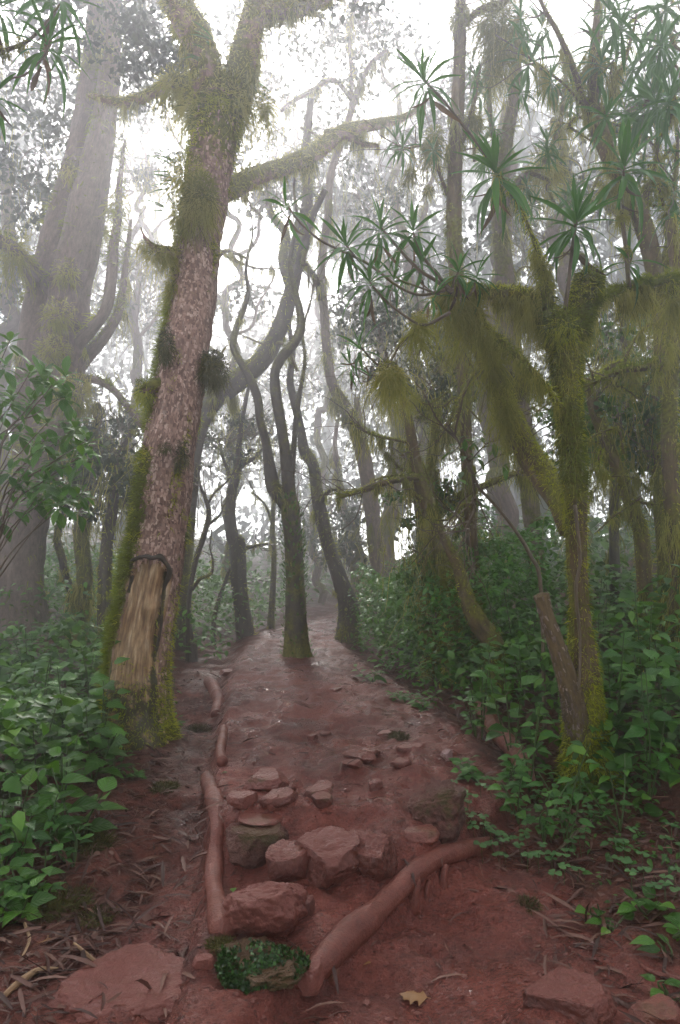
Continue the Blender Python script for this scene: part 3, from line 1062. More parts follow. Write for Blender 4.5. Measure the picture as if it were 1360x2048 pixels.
for px, py, dd in ((352, 345, .2), (345, 372, .2), (340, 430, .2), (350, 330, .3), (536, 190, .9), (425, 90, .5), (418, 130, .5)):
    for k in range(5):
        put_leaves(g, STRAP, P(px + rng.normal() * 6, py + rng.normal() * 10, D0 + dd)[None], np.array([[-.8 + rng.normal() * .4, -.3, .35 + rng.normal() * .35]]), np.array([[0, 0, 1.]]), .16 + .08 * rng.random())
g.build('small_ferns', M['herb'], main, 'stuff')
# crown over the top of the frame
g = Geo()
for c, r, n in ((P(120, -60, D0 + 4), 1.0, 700), (P(310, 110, D0 + 3.6), .85, 1700), (P(680, -90, D0 + 1.6), .7, 700)):
    cloud(g, c, r, n, .09, clumps=26)
g.build('crown', M['crown_leaf'], main, 'stuff')


def tree(name, label, d, limbs, base=None, bark='bark_dark', group=None, K=16, step=.07, rough=.14, moss=.35, flare=.5, wob=0, crown=(), leafsize=.08, fz=0, fzl=.05, brd=0, brl=.3, fuzz_mat='moss', wmul=1.0,
         crown_mat='crown_leaf', seed=0, tuftlist=(), rib=.008, cat='tree', parts=None):
    """limbs[0] is the trunk from the ground up; the rest are its branches"""
    first = limbs[0]
    if base is None:
        base = P(first[0][0], first[0][1], d)
        base[2] = gz(base[0], base[1])
    t = thing(name, base, label, cat, group)
    gm, gh, gtw = Geo(), Geo(), Geo()
    sws = []
    tot = sum(abs(a[1] - b[1]) + abs(a[0] - b[0]) for l in limbs for a, b in zip(l[:-1], l[1:]))
    for i, l in enumerate(limbs):
        k = K if i == 0 else max(6, K - 5)
        rows = []
        for p in l:
            dd = d + (p[3] if len(p) > 3 else 0)
            rows.append([*P(p[0], p[1], dd), p[2] * wmul * dd / FPX / 2])
        if i == 0:
            r0 = rows[0]
            z = gz(r0[0], r0[1])
            if r0[2] > z - .1:
                rows.insert(0, [r0[0], r0[1], z - .1, r0[3] * 1.05]) if r0[2] > z + .06 else rows.__setitem__(0, [r0[0], r0[1], z - .1, r0[3]])
        sw = Sweep(rows, K=k, step=step if i == 0 else step * .9, rough=rough, freq=3, seed=seed + i * 5 + 2, flare=flare if i == 0 else 0, flare_len=.25, wob=wob)
        sw.moss = np.clip(moss + .35 * sw.N[..., 2] + .25 * vnoise(sw.C * 2.1, 8 + seed)[:, None], 0, 1)
        nm = 'trunk' if i == 0 else 'branch'
        sw.build(nm, M[bark], t)
        sws.append(sw)
        k = 12 if i == 0 else 8
        ti = rng.integers(int(len(sw.C) * .6), len(sw.C), k)
        if sw.C[-1][2] - base[2] > 1.2:
            ribbons(gtw, sw.C[ti], sw.T[ti] * .9 + rng.normal(size=(k, 3)) * .6 + np.array([0, 0, .2]), .35 + .9 * rng.random(k), .010 + .012 * rng.random(k), 8, .0, .32)
        ln = sum(abs(a[1] - b[1]) + abs(a[0] - b[0]) for a, b in zip(l[:-1], l[1:])) / tot
        if fz:
            fuzz(gm, sw, int(fz * ln), fzl, rib, sw.moss ** 2, .4)
        if brd:
            beard(gh, sw, int(brd * ln), brl, rib, seed=i + seed, weight=(np.abs(sw.T[:, 2:3]) < .93) * 1.0 + .12)
    for (px, py, dd, r, n, lm, ti) in tuftlist:
        tuft(gh, P(px, py, d + dd), r, n, lm, rib, tint=ti)
    gm.build('moss', M[fuzz_mat], t, 'stuff')
    gtw.build('branch_tips', M['stem'], t, 'stuff')
    gh.build('hanging_moss', M['hanging_moss'], t, 'stuff')
    if crown:
        gc, gh2 = Geo(), Geo()
        gw = Geo()
        for (px, py, dd, r, n) in crown:
            k = 26 if d < 12 else 55
            c0 = P(px, py, d + dd)
            ribbons(gw, c0 + rng.normal(size=(k, 3)) * r * .3 * np.array([1, 1, .8]), rng.normal(size=(k, 3)) + np.array([0, 0, .25]), r * (.5 + rng.random(k)), .018 + .02 * rng.random(k) * r, 7, .02, .38)
            k = 110
            ribbons(gh2, c0 + rng.normal(size=(k, 3)) * r * .5 * np.array([1, 1, .7]), rng.normal(size=(k, 3)) * .25 + np.array([0, 0, -1.]), .25 + .6 * rng.random(k), rib * 1.2, 5, .4, .3)
            if py < -60:
                continue
            n = int(n * (.55 if py < 700 else .85))
            cloud(gc, P(px, py, d + dd), r, n, leafsize, clumps=max(5, int(n / 60)))
        gc.build('crown', M[crown_mat], t, 'stuff')
        gw.build('twigs', M['stem'], t, 'stuff')
        gh2.build('hanging_lichen', M['hanging_moss'], t, 'stuff')
    if parts is not None:
        parts.extend(sws)
    return t


# ---- huge pale double trunk on the left
dl = 10.2
tree('giant_tree', 'huge pale tree of two fused trunks rising into the mist behind the leafy shrub', dl,
     [[(40, 1250, 125), (38, 1130, 108), (60, 1000, 104), (92, 880, 104), (112, 790, 112), (128, 680, 104), (142, 580, 92, .1), (168, 450, 88, .3), (192, 330, 70, .6), (210, 230, 54, .9), (220, 130, 48, 1.2), (222, 20, 44, 1.6), (230, -120, 44, 2)],
      [(60, 1010, 70, .3), (62, 860, 80, .4), (72, 740, 86, .4), (84, 620, 84, .4), (108, 500, 74, .5), (136, 390, 62, .7), (158, 290, 50, 1), (174, 190, 44, 1.3), (186, 90, 38, 1.7), (196, -40, 44, 2.1)],
      [(152, 690, 34, -.1), (186, 654, 28, -.2), (212, 618, 26, -.3), (222, 560, 26, -.3), (228, 490, 22, -.2), (236, 430, 18, 0), (240, 360, 12, .4), (250, 280, 6, .8)],
      [(128, 770, 44, .2), (165, 722, 34, .2), (206, 676, 26, .3), (238, 620, 20, .5), (250, 540, 14, .9), (262, 440, 8, 1.3)],
      [(70, 560, 44, .1), (45, 520, 36, -.1), (15, 490, 34, -.3), (-30, 470, 30, -.4), (-80, 430, 20, -.5)],
      [(100, 870, 60, -.3), (128, 850, 52, -.5), (146, 800, 46, -.6), (150, 770, 36, -.6)],
      [(150, 760, 20, 0), (190, 760, 18, -.2), (225, 778, 16, -.4), (252, 810, 16, -.5), (280, 842, 22, -.6), (302, 868, 18, -.6)]],
     bark='bark_far', wmul=.86, K=44, step=.07, rough=.10, moss=.22, flare=.3, fz=4200, fzl=.10, brd=1500, brl=.55, rib=.016, seed=30,
     crown=((120, 80, 2.5, 2.2, 3800), (20, 330, 1.5, 1.2, 1500), (330, 60, 3.0, 1.6, 3000), (60, -150, 2.5, 2.5, 2800), (300, 350, 5, .5, 250), (90, 420, 4, 1.3, 900)), leafsize=.13,
     tuftlist=((110, 700, -.5, .22, 500, .15, -.1), (132, 545, -.3, .2, 350, .15, 0), (118, 632, -.5, .24, 450, .15, -.1), (20, 500, -.4, .3, 500, .6, -.1), (140, 340, .3, .16, 250, .2, .2), (236, 410, 0, .2, 300, .25, -.1), (150, 790, -.7, .3, 700, .2, -.15)))

# ---- dark curving tree just behind the peeled tree
d3 = 10.5
tree('curved_tree', 'dark tree behind the peeled trunk that bends in a great curve over the trail', d3,
     [[(367, 1330, 46), (364, 1210, 38), (368, 1090, 38), (377, 980, 38), (386, 900, 38), (400, 842, 40), (430, 798, 42), (480, 757, 42), (522, 722, 38), (556, 664, 32), (578, 600, 30), (592, 540, 28), (604, 470, 26), (616, 390, 22), (612, 300, 18), (622, 200, 12)],
      [(584, 580, 22, 0), (566, 520, 20, .2), (572, 470, 16, .4), (540, 420, 13, .6), (530, 330, 10, .8)],
      [(592, 530, 20, 0), (606, 500, 22, -.2), (622, 440, 16, -.3), (650, 380, 12, -.4)],
      [(598, 520, 14), (632, 560, 12, .2), (640, 600, 9, .4)]],
     moss=.42, K=24, fz=3200, fzl=.07, brd=1500, brl=.35, rib=.012, seed=40, base=P(367, 1328, d3),
     crown=((600, 130, 2, 1.6, 1500), (480, 60, 3, 1.5, 1400)), leafsize=.11)

# ---- snapped looking tree by the bend of the path
tree('snag_tree', 'short dark tree with a cut shoulder standing at the bend of the path', 12.0,
     [[(508, 1312, 48), (494, 1285, 40), (486, 1230, 34), (478, 1170, 32), (476, 1120, 32), (474, 1085, 34), (466, 1076, 26), (460, 1030, 22), (464, 980, 21), (474, 940, 19), (478, 890, 12), (486, 830, 9), (500, 760, 7)],
      [(470, 945, 14), (490, 925, 12), (508, 916, 8), (530, 890, 5), (545, 850, 3)],
      [(462, 965, 10), (455, 940, 8), (446, 915, 6), (438, 880, 3)],
      [(476, 1100, 9), (500, 1094, 8), (536, 1088, 6)]],
     moss=.3, K=18, fz=1100, fzl=.06, brd=900, brl=.3, rib=.012, seed=50,
     crown=((455, 880, .5, .9, 700), (500, 860, 1.5, .9, 600)), leafsize=.09)

# ---- forked mossy tree in the middle of the path
fork = []
tree('forked_tree', 'moss coated forked tree rising straight from the middle of the muddy path', 8.9,
     [[(597, 1342, 62), (594, 1310, 46), (592, 1240, 40), (590, 1150, 39), (586, 1070, 38), (580, 1020, 38), (576, 990, 30)],
      [(583, 1030, 28), (566, 1000, 30), (548, 978, 30), (540, 940, 23), (532, 885, 18), (520, 840, 16), (516, 800, 17), (500, 758, 17), (480, 722, 14), (466, 692, 13), (474, 652, 13), (486, 622, 10), (496, 585, 8), (492, 530, 6), (505, 470, 4), (500, 410, 2)],
      [(582, 1030, 30), (578, 980, 27), (572, 915, 24), (562, 850, 22), (552, 790, 22), (550, 745, 20), (566, 712, 20), (590, 684, 19), (602, 655, 18), (598, 615, 15), (588, 575, 13), (580, 520, 10), (594, 440, 7), (588, 370, 5), (604, 290, 2)],
      [(584, 960, 12), (588, 890, 11), (594, 820, 11), (604, 760, 8), (610, 720, 7), (606, 660, 5), (622, 600, 3), (630, 540, 1.5)]],
     moss=.5, K=26, fz=3600, fzl=.04, brd=500, brl=.22, rib=.007, seed=60, parts=fork, bark='bark_dark', fuzz_mat='dark_moss', flare=1.1,
     tuftlist=((552, 975, 0, .10, 500, .2, -.15), (536, 910, 0, .06, 200, .15, -.1)), base=P(597, 1340, 8.9))
# ivy and little ferns on it
gi = Geo()
p_, n_, t_, s_ = fork[0].pick(420, (fork[0].s > .9)[:, None] * 1.0 + .35)
put_leaves(gi, SMALL, p_ + n_ * .02, n_ + np.array([0, 0, .5]), n_ + np.array([0, 0, .3]), .07)
gi.build('ivy', M['shade_leaf'], bpy.data.objects['forked_tree'], 'stuff')

# ---- two leaning trees behind it
tree('leaning_tree', 'dark crooked tree leaning over the right edge of the path in the mist', 11.0,
     [[(698, 1215, 42), (682, 1165, 34), (660, 1100, 28), (645, 1045, 28), (634, 985, 26), (626, 930, 24), (608, 900, 24), (602, 860, 18), (588, 800, 17), (580, 760, 14), (586, 700, 11), (578, 640, 8), (590, 560, 5), (584, 480, 2)],
      [(640, 1010, 10), (655, 985, 9, -.3), (680, 975, 7, -.5)]],
     moss=.4, K=18, fz=1200, fzl=.06, brd=500, brl=.3, rib=.011, seed=70)
tree('pale_leaning_tree', 'taller grey tree with a long S bend, hung with moss, beyond the crooked one', 12.5,
     [[(757, 1165, 30), (748, 1060, 31), (740, 990, 32), (726, 910, 31), (708, 850, 30), (688, 812, 26), (664, 765, 21), (654, 700, 19), (648, 620, 18), (642, 540, 17), (655, 440, 16), (662, 350, 15), (690, 265, 13), (712, 190, 12), (740, 130, 10), (775, 100, 7)],
      [(732, 930, 18), (722, 880, 17), (716, 830, 15), (712, 795, 10)],
      [(690, 812, 12, 0), (720, 850, 8, -.8), (760, 872, 7, -1.2), (812, 884, 5, -1.6)],
      [(705, 200, 10), (668, 160, 10, -.3), (630, 178, 10, -.4), (590, 200, 9, -.5), (562, 222, 7, -.6)],
      [(700, 230, 9), (704, 150, 9), (700, 70, 8), (715, -20, 6)]],
     moss=.35, K=18, fz=2000, fzl=.07, brd=3200, brl=.7, rib=.013, seed=80, bark='bark_far',
     crown=((700, 60, 1.5, 1.3, 1500), (760, 380, 2, 1.0, 700), (600, 300, 3.5, 1.2, 900)), leafsize=.10)

tree('thin_curved_tree', 'thin mossy sapling curving up between the snag and the forked tree', 13.5,
     [[(552, 1292, 17), (542, 1250, 14), (546, 1180, 12), (548, 1110, 11), (545, 1060, 10), (548, 1000, 8), (560, 940, 5)],
      [(546, 1050, 6), (530, 1010, 5), (505, 985, 4)]], moss=.5, K=10, fz=500, brd=350, brl=.4, rib=.012, seed=90)
tree('leaning_sapling', 'thin leaning dead sapling in the pale green bushes by the snag', 12.0,
     [[(427, 1285, 10), (428, 1240, 10), (438, 1200, 9), (450, 1165, 8), (462, 1130, 5)]], moss=.3, K=8, fz=120, rib=.01, seed=95)
tree('bare_branched_tree', 'small leafless tree with zigzag branches between the peeled tree and the snag', 9.8,
     [[(378, 1200, 10), (392, 1120, 11), (405, 1080, 11), (418, 1030, 10), (412, 1000, 8), (400, 970, 6), (396, 930, 3)],
      [(384, 1180, 8), (400, 1158, 8), (422, 1148, 7), (426, 1120, 5), (420, 1095, 3), (424, 1060, 3)],
      [(414, 1010, 6), (430, 985, 5), (452, 965, 4), (470, 940, 2)],
      [(416, 1050, 6), (440, 1030, 5), (446, 1010, 3)]], moss=.3, K=8, fz=400, brd=300, brl=.2, rib=.009, seed=100)
# ---- the mossy forked tree on the right bank, hung with curtains of moss
bR = G(1178, 1560)
DR = depth_of(bR)
mossy = thing('mossy_tree', bR, 'forked tree thickly wrapped in bright yellow green moss on the right bank', 'tree')
RL = [
    limb([(1180, 1590, 100), (1172, 1480, 84), (1168, 1400, 72), (1164, 1300, 56), (1158, 1200, 42), (1153, 1100, 40), (1152, 1010, 44), (1146, 920, 46), (1138, 830, 52), (1133, 740, 57), (1130, 670, 60), (1132, 630, 50)], DR, K=36, step=.03, rough=.16, seed=3, flare=.35, lobes=4, flare_len=.18, ridge=.08),
    limb([(1146, 665, 60), (1162, 615, 50), (1172, 580, 50), (1178, 558, 44)], DR, K=20, step=.03, rough=.2, seed=5),
    limb([(1112, 670, 44), (1096, 610, 28), (1088, 560, 22), (1080, 525, 16), (1066, 475, 8), (1036, 410, 7, -.05), (1000, 350, 6, -.1), (945, 275, 5.5, -.2), (890, 205, 5, -.3), (848, 160, 5, -.4)], DR, K=12, step=.03, rough=.14, seed=8),
    limb([(1112, 690, 46), (1070, 605, 30, .1), (1020, 588, 26, .2), (965, 586, 24, .2), (930, 582, 24, .1), (895, 572, 20, 0)], DR, K=18, step=.03, rough=.2, seed=9),
    limb([(1140, 1060, 44, .15), (1118, 1005, 44, .3), (1084, 950, 50, .5), (1040, 880, 48, .7), (1004, 800, 42, .8), (975, 730, 36, .8), (945, 660, 30, .7), (918, 610, 40, .5), (896, 575, 30, .3)], DR, K=26, step=.04, rough=.16, seed=11),
    limb([(1122, 815, 12, -.12), (1090, 770, 13, -.12), (1052, 728, 13, -.1), (1010, 690, 13, 0), (975, 655, 12, .1), (945, 620, 10, .15)], DR, K=10, step=.03, rough=.2, seed=13),
    limb([(1152, 640, 28), (1195, 602, 20, .1), (1235, 582, 18, .2), (1290, 570, 17, .3), (1340, 560, 16, .4), (1400, 552, 14, .5), (1470, 540, 10, .6)], DR, K=14, step=.04, rough=.2, seed=15),
    limb([(1130, 620, 10), (1136, 575, 8), (1142, 520, 7), (1148, 470, 7), (1153, 440, 7)], DR - .1, K=8, step=.03, rough=.1, seed=17),
    limb([(1150, 1010, 8, -.14), (1160, 1120, 7, -.12), (1152, 1180, 7, -.12), (1160, 1280, 6, -.14), (1158, 1380, 6, -.2)], DR, K=6, step=.04, rough=.2, seed=18),
]
names = ['trunk', 'limb', 'branch', 'limb', 'leaning_trunk', 'branch', 'limb', 'branch', 'hanging_root']
for i, l_ in enumerate(RL):
    thin = i in (2, 7, 8)
    l_.moss = np.clip((.85 if not thin else .2) + .2 * l_.N[..., 2] + .3 * vnoise(l_.C * 2.5, 4)[:, None], 0, 1)
    if i == 0:
        l_.moss = l_.moss - .6 * sstep(1.3, 1.0, np.abs(l_.s[:, None] - s_at(l_, 1180)) / .5) * sstep(-.2, .6, facing(l_, .4, -1))
    if i == 2:
        l_.moss = np.clip(l_.moss + sstep(1.3, .9, l_.s)[:, None], 0, 1)
    if i == 4:
        l_.moss = np.clip(.35 + .45 * l_.N[..., 2] + .25 * vnoise(l_.C * 2.5, 4)[:, None], 0, 1)
    l_.build(names[i], M['bark_moss'] if not thin else M['stem'], mossy)
trk = RL[0]
g = Geo()
wv = .35 + sstep(-.3, .4, fbm(trk.V * 3.2, 3, 6))
fuzz(g, trk, 13000, .034, .005, wv * (.35 + .65 * sstep(s_at(trk, 1130), s_at(trk, 980), trk.s)[:, None]), .45, .12)
fuzz(g, trk, 4200, .035, .006, sstep(s_at(trk, 1230), s_at(trk, 1400), trk.s)[:, None] * wv, .4, -.12)
fuzz(g, RL[1], 3600, .04, .006, None, .3, .22)
fuzz(g, RL[2], 1500, .05, .006, sstep(1.5, .9, RL[2].s)[:, None] * np.ones_like(RL[2].rr), .5, .05)
fuzz(g, RL[3], 3400, .035, .006, sstep(-.3, .5, RL[3].N[..., 2]), .4, .1)
fuzz(g, RL[6], 3600, .035, .006, sstep(-.4, .5, RL[6].N[..., 2]), .4, .15)
fuzz(g, RL[4], 2600, .035, .006, sstep(-.4, .5, facing(RL[4], .3, -.4, .8)), .5, -.12)
fuzz(g, RL[5], 1200, .035, .005, None, .5, 0)
tuft(g, P(1178, 562, DR), .10, 1600, .1, .006, tint=.25, squash=(.95, .9, .9))
tuft(g, P(1125, 650, DR - .08), .11, 1100, .12, .006, tint=.15)
tuft(g, P(1292, 560, DR + .3), .05, 500, .05, .006, tint=.35)
tuft(g, P(1340, 565, DR + .4), .09, 700, .1, .006, tint=.2)
g.build('moss', M['moss'], mossy, 'stuff')
g = Geo()
beard(g, RL[3], 2000, .42, .0045, clump=5.6, tint=.05, seed=2)
beard(g, RL[3], 1000, .62, .0045, s0=.35, clump=5.1, tint=.02, seed=4)
beard(g, RL[4], 800, .28, .0045, s0=.5, clump=4.2, tint=-.05, seed=6)
beard(g, RL[5], 1500, .35, .005, clump=4, tint=-.2, seed=8)
beard(g, RL[6], 3600, .42, .006, clump=3.2, tint=.05, seed=10)
beard(g, RL[2], 700, .3, .005, s1=1.2, seed=12)
p_, n_, t_, s_ = trk.pick(800, sstep(s_at(trk, 760), s_at(trk, 640), trk.s)[:, None] * (.3 + .7 * np.abs(np.sin(trk.th))[None]))
ribbons(g, p_, n_ * .5 + np.array([0, 0, -.8]), .16 * rng.random(len(p_)), .0045, 4, .5, .4)
p_, n_, t_, s_ = trk.pick(500, sstep(s_at(trk, 1250), s_at(trk, 900), trk.s)[:, None] * np.clip(-facing(trk, 1, .2), 0, 1))
ribbons(g, p_, n_ * .5 + np.array([0, 0, -.8]), .22 * rng.random(len(p_)), .0045, 4, .5, .4)
tuft(g, P(1010, 810, DR + .55), .10, 900, .45, .006, tint=.0, squash=(.8, .6, 1.4))
tuft(g, P(985, 720, DR + .5), .09, 700, .5, .006, tint=-.1, squash=(.8, .6, 1.4))
tuft(g, P(900, 590, DR + .1), .10, 1200, .42, .006, tint=.1, squash=(1.1, .8, .8))
tuft(g, P(935, 620, DR + .2), .10, 900, .5, .006, tint=.05)
tuft(g, P(1082, 530, DR), .05, 400, .25, .005, tint=.0)
tuft(g, P(1345, 600, DR + .4), .1, 700, .5, .006, tint=.05)
g.build('hanging_moss', M['hanging_moss'], mossy, 'stuff')
g = Geo()
tuft(g, P(1022, 765, DR + 1.0), .12, 700, .15, .006, tint=-.2, squash=(1.2, .8, .8))
tuft(g, P(1062, 765, DR + 1.0), .10, 500, .15, .006, tint=-.2, squash=(1.2, .8, .8))
g.build('dark_moss_cushion', M['dark_moss'], mossy, 'stuff')


# ------------------------------------------------------------------ rosette plants (near ones leaf by leaf)
def rosette_plant(name, label, stems, rosettes, group=None, joined=False, mat='dracaena', cat='plant', moss=()):
    """stems: [(points, depth)]; rosettes: (px, py, radius px, depth, leaves, axis)"""
    s0, d0 = stems[0]
    base = P(s0[0][0], s0[0][1], d0)
    t = thing(name, base, label, cat, group)
    first = None
    for k, (pts, d) in enumerate(stems):
        sw = limb(pts, d, K=8, step=.04, rough=.12, seed=k + 3)
        sw.moss = np.clip(.25 + .5 * vnoise(sw.C * 4, 5)[:, None] + 0 * sw.rr, 0, 1)
        o = sw.build('stem', M['stem'], t)
        first = first or o
    gj = Geo()
    for (px, py, rad, d, n, ax) in rosettes:
        tip = P(px, py, d)
        ln = rad * d / FPX * 1.26
        n = int(n * 1.3)
        ax = np.asarray(ax, float)
        if joined:
            rosette_joined(gj, tip, ax, ln, n)
        else:
            rosette_objs(t, tip, ax, ln, n, mat=mat)
    if joined:
        gj.build('leaves', M[mat], t, 'stuff')
    if moss:
        gm = Geo()
        for (px, py, d, r, n, lm, ti) in moss:
            tuft(gm, P(px, py, d), r, n, lm, .005, tint=ti)
        gm.build('hanging_moss', M['hanging_moss'], t, 'stuff')
    return t


U = (0, -.25, 1)
dn = DR - .4
# rosettes borne by the mossy tree itself: its own leaves
for (px, py, rad, d, n, ax) in ((846, 158, 100, DR - .4, 17, (-.45, -.35, .85)), (992, 338, 112, DR - .15, 26, (-.2, -.45, .8)), (1152, 440, 118, DR - .1, 26, (.05, -.4, .9))):
    rosette_objs(mossy, P(px, py, d), ax, rad * d / FPX * 1.02, int(n * 1.2))
rosette_plant('dracaena_shrub', 'slender branching shrub with many strap leaf rosettes reaching over the path from the mossy limb',
              [([(905, 585, 11), (870, 560, 8), (838, 540, 7), (800, 500, 6), (762, 455, 5)], dn + .3),
               ([(890, 580, 9), (840, 590, 6), (795, 572, 6), (740, 530, 6), (690, 505, 5), (640, 480, 5), (600, 445, 4), (574, 410, 4)], dn + .1),
               ([(905, 585, 10), (870, 545, 7), (845, 510, 6), (826, 465, 5)], dn + .35),
               ([(900, 625, 8), (850, 650, 6), (815, 635, 5), (770, 600, 5), (738, 562, 4)], dn - .05),
               ([(740, 545, 4), (712, 515, 4), (692, 490, 4)], dn + .05),
               ([(880, 590, 5), (840, 575, 4), (800, 560, 4), (788, 548, 3)], dn + .2),
               ([(905, 580, 6), (908, 560, 5), (918, 542, 4)], dn + .3)],
              [(572, 412, 66, dn + .1, 9, (-.35, -.2, .95)), (692, 488, 70, dn + .05, 17, (-.2, -.3, .9)), (760, 455, 70, dn + .3, 16, (-.15, -.3, .95)),
               (826, 458, 68, dn + .35, 14, (0, -.2, 1)), (738, 560, 72, dn - .05, 17, (-.15, -.35, .9)), (788, 555, 50, dn + .2, 12, (.1, -.2, 1)),
               (843, 520, 62, dn + .35, 12, (.2, -.2, .9)), (918, 540, 62, dn + .3, 15, (.1, -.25, .95)), (955, 548, 52, dn + .4, 11, (.3, -.2, .9)), (868, 590, 40, dn + .1, 9, (.4, -.3, .8))],
              moss=((838, 640, dn, .05, 500, .3, .1), (836, 660, dn, .05, 350, .42, .0), (640, 478, dn + .1, .015, 60, .06, .1)))
rosette_plant('dracaena_cutting', 'young rosettes sprouting from a hanging moss clump below the branching shrub',
              [([(836, 655, 6), (800, 690, 5), (775, 735, 6)], dn), ([(775, 745, 5), (745, 720, 4), (718, 690, 4)], dn), ([(770, 752, 4), (735, 750, 3), (700, 728, 3)], dn)],
              [(718, 692, 58, dn, 11, (-.25, -.3, .95)), (700, 728, 42, dn, 10, (-.3, -.3, .85))],
              moss=((775, 742, dn, .062, 900, .34, .1), (792, 748, dn + .02, .045, 450, .36, .05)))
rosette_plant('tall_dracaena', 'upright rosette on a thin yellow mossy stem right of the mossy tree fork',
              [([(1258, 575, 10), (1252, 500, 9), (1244, 430, 9), (1246, 370, 6), (1248, 330, 6)], DR + .2), ([(1256, 540, 5), (1262, 520, 4), (1266, 505, 4)], DR + .2)],
              [(1248, 330, 96, DR + .2, 20, (.02, -.35, .9)), (1260, 515, 74, DR + .2, 8, (.1, -.3, .8))],
              moss=((1244, 430, DR + .2, .035, 500, .12, .3), (1252, 500, DR + .2, .03, 400, .1, .25)))
rosette_plant('corner_dracaena', 'dark strap leaf rosettes hanging into the upper corner above the giant tree',
              [([(-60, 250, 5), (10, 165, 4), (50, 150, 4), (90, 110, 4), (100, 80, 4)], 2.9), ([(-70, 110, 9), (0, 102, 9), (45, 88, 8), (80, 60, 6), (120, 8, 4)], 3.0), ([(-60, 250, 5), (-20, 200, 4), (-8, 185, 3)], 2.9)],
              [(98, 82, 92, 2.9, 13, (.35, -.3, .6)), (122, -14, 108, 3.0, 16, (.35, -.3, .5)), (-14, 184, 62, 2.9, 10, (-.1, -.2, 1)), (0, 8, 90, 3.0, 12, (.2, -.3, .8))],
              moss=((45, 90, 3.0, .03, 260, .04, .3), (10, 103, 3.0, .03, 200, .04, .1)))

# ---- taller rosette trees in the upper right, paler with distance
def dracaena_tree(name, label, d, limbs, ros, **kw):
    t = tree(name, label, d, limbs, **kw)
    gj = Geo()
    for (px, py, rad, dd, n) in ros:
        rosette_joined(gj, P(px, py, d + dd), (rng.normal() * .25, -.3 + rng.normal() * .2, .9), rad * (d + dd) / FPX * rng.uniform(.75, 1.15), n)
    gj.build('leaves', M['dracaena'], t, 'stuff')
    return t


def ros_field(n, x0, x1, y0, y1, r0, r1, dd=1.2, k=16):
    return [(rng.uniform(x0, x1), rng.uniform(y0, y1), rng.uniform(r0, r1), rng.uniform(-dd, dd), k) for _ in range(n)]


dracaena_tree('candelabra_tree', 'forked dark limb hung with moss carrying strap leaf rosettes at the upper right', 6.6,
              [[(1330, 1130, 30), (1322, 980, 30), (1325, 820, 28), (1322, 680, 28), (1312, 560, 34), (1290, 460, 36), (1262, 390, 34), (1222, 320, 30), (1196, 250, 36)],
               [(1190, 250, 24), (1168, 205, 16), (1148, 140, 12), (1118, 70, 10), (1085, 10, 8), (1060, -60, 6)],
               [(1194, 250, 26), (1186, 180, 22), (1188, 110, 20), (1192, 50, 14), (1196, -10, 10)],
               [(1200, 260, 18), (1222, 190, 12), (1250, 120, 8), (1272, 40, 5)],
               [(1178, 225, 6), (1130, 170, 5), (1090, 140, 5), (1040, 100, 4)],
               [(1310, 560, 26), (1338, 500, 22), (1340, 430, 18), (1352, 350, 10), (1356, 260, 6)],
               [(1296, 470, 20), (1290, 400, 14), (1310, 330, 9), (1320, 250, 6)]],
              ros_field(20, 1180, 1370, -20, 260, 60, 100) + ros_field(7, 1260, 1380, 260, 420, 50, 80) + ros_field(6, 1040, 1180, 20, 190, 50, 75),
              bark='bark_moss', moss=.55, fz=2600, fzl=.06, brd=2600, brl=.45, rib=.008, seed=110, crown=((1330, 40, 1.5, .8, 500), (1240, 230, 2, .6, 400)),
              tuftlist=((1188, 120, 0, .10, 800, .4, .1), (1158, 180, 0, .07, 300, .35, 0), (1310, 360, 0, .12, 500, .3, -.1), (1340, 420, 0, .10, 400, .4, -.05), (1215, 370, 0, .08, 350, .3, .0)))
dracaena_tree('slim_tree', 'tall thin dark trunk standing straight behind the reaching rosettes', 7.6,
              [[(955, 1240, 26), (945, 1100, 24), (935, 950, 24), (928, 800, 26), (922, 680, 28), (914, 560, 30), (908, 450, 32), (910, 330, 30), (916, 200, 26), (920, 80, 24), (922, -60, 20)],
               [(912, 300, 18), (935, 250, 16), (945, 220, 10), (960, 130, 6)],
               [(910, 420, 10), (880, 350, 7), (868, 300, 6), (850, 290, 5), (806, 300, 3)],
               [(918, 60, 12), (960, 20, 14), (1000, 10, 18), (1030, -30, 16)]],
              ros_field(9, 940, 1100, 20, 330, 40, 65) + ros_field(3, 780, 880, 240, 320, 35, 50),
              bark='bark_moss', moss=.45, fz=2000, fzl=.06, brd=1800, brl=.5, rib=.009, seed=120, base=None,
              tuftlist=((922, 30, 0, .11, 700, .35, .15), (1000, 40, 0, .26, 1700, .75, .1), (1000, 100, .1, .16, 700, .6, .1), (862, 300, 0, .09, 600, .5, 0), (820, 345, .1, .06, 450, .35, .05), (858, 378, .1, .05, 250, .22, 0), (945, 240, 0, .12, 700, .35, .1), (870, 270, 0, .1, 500, .5, 0)))
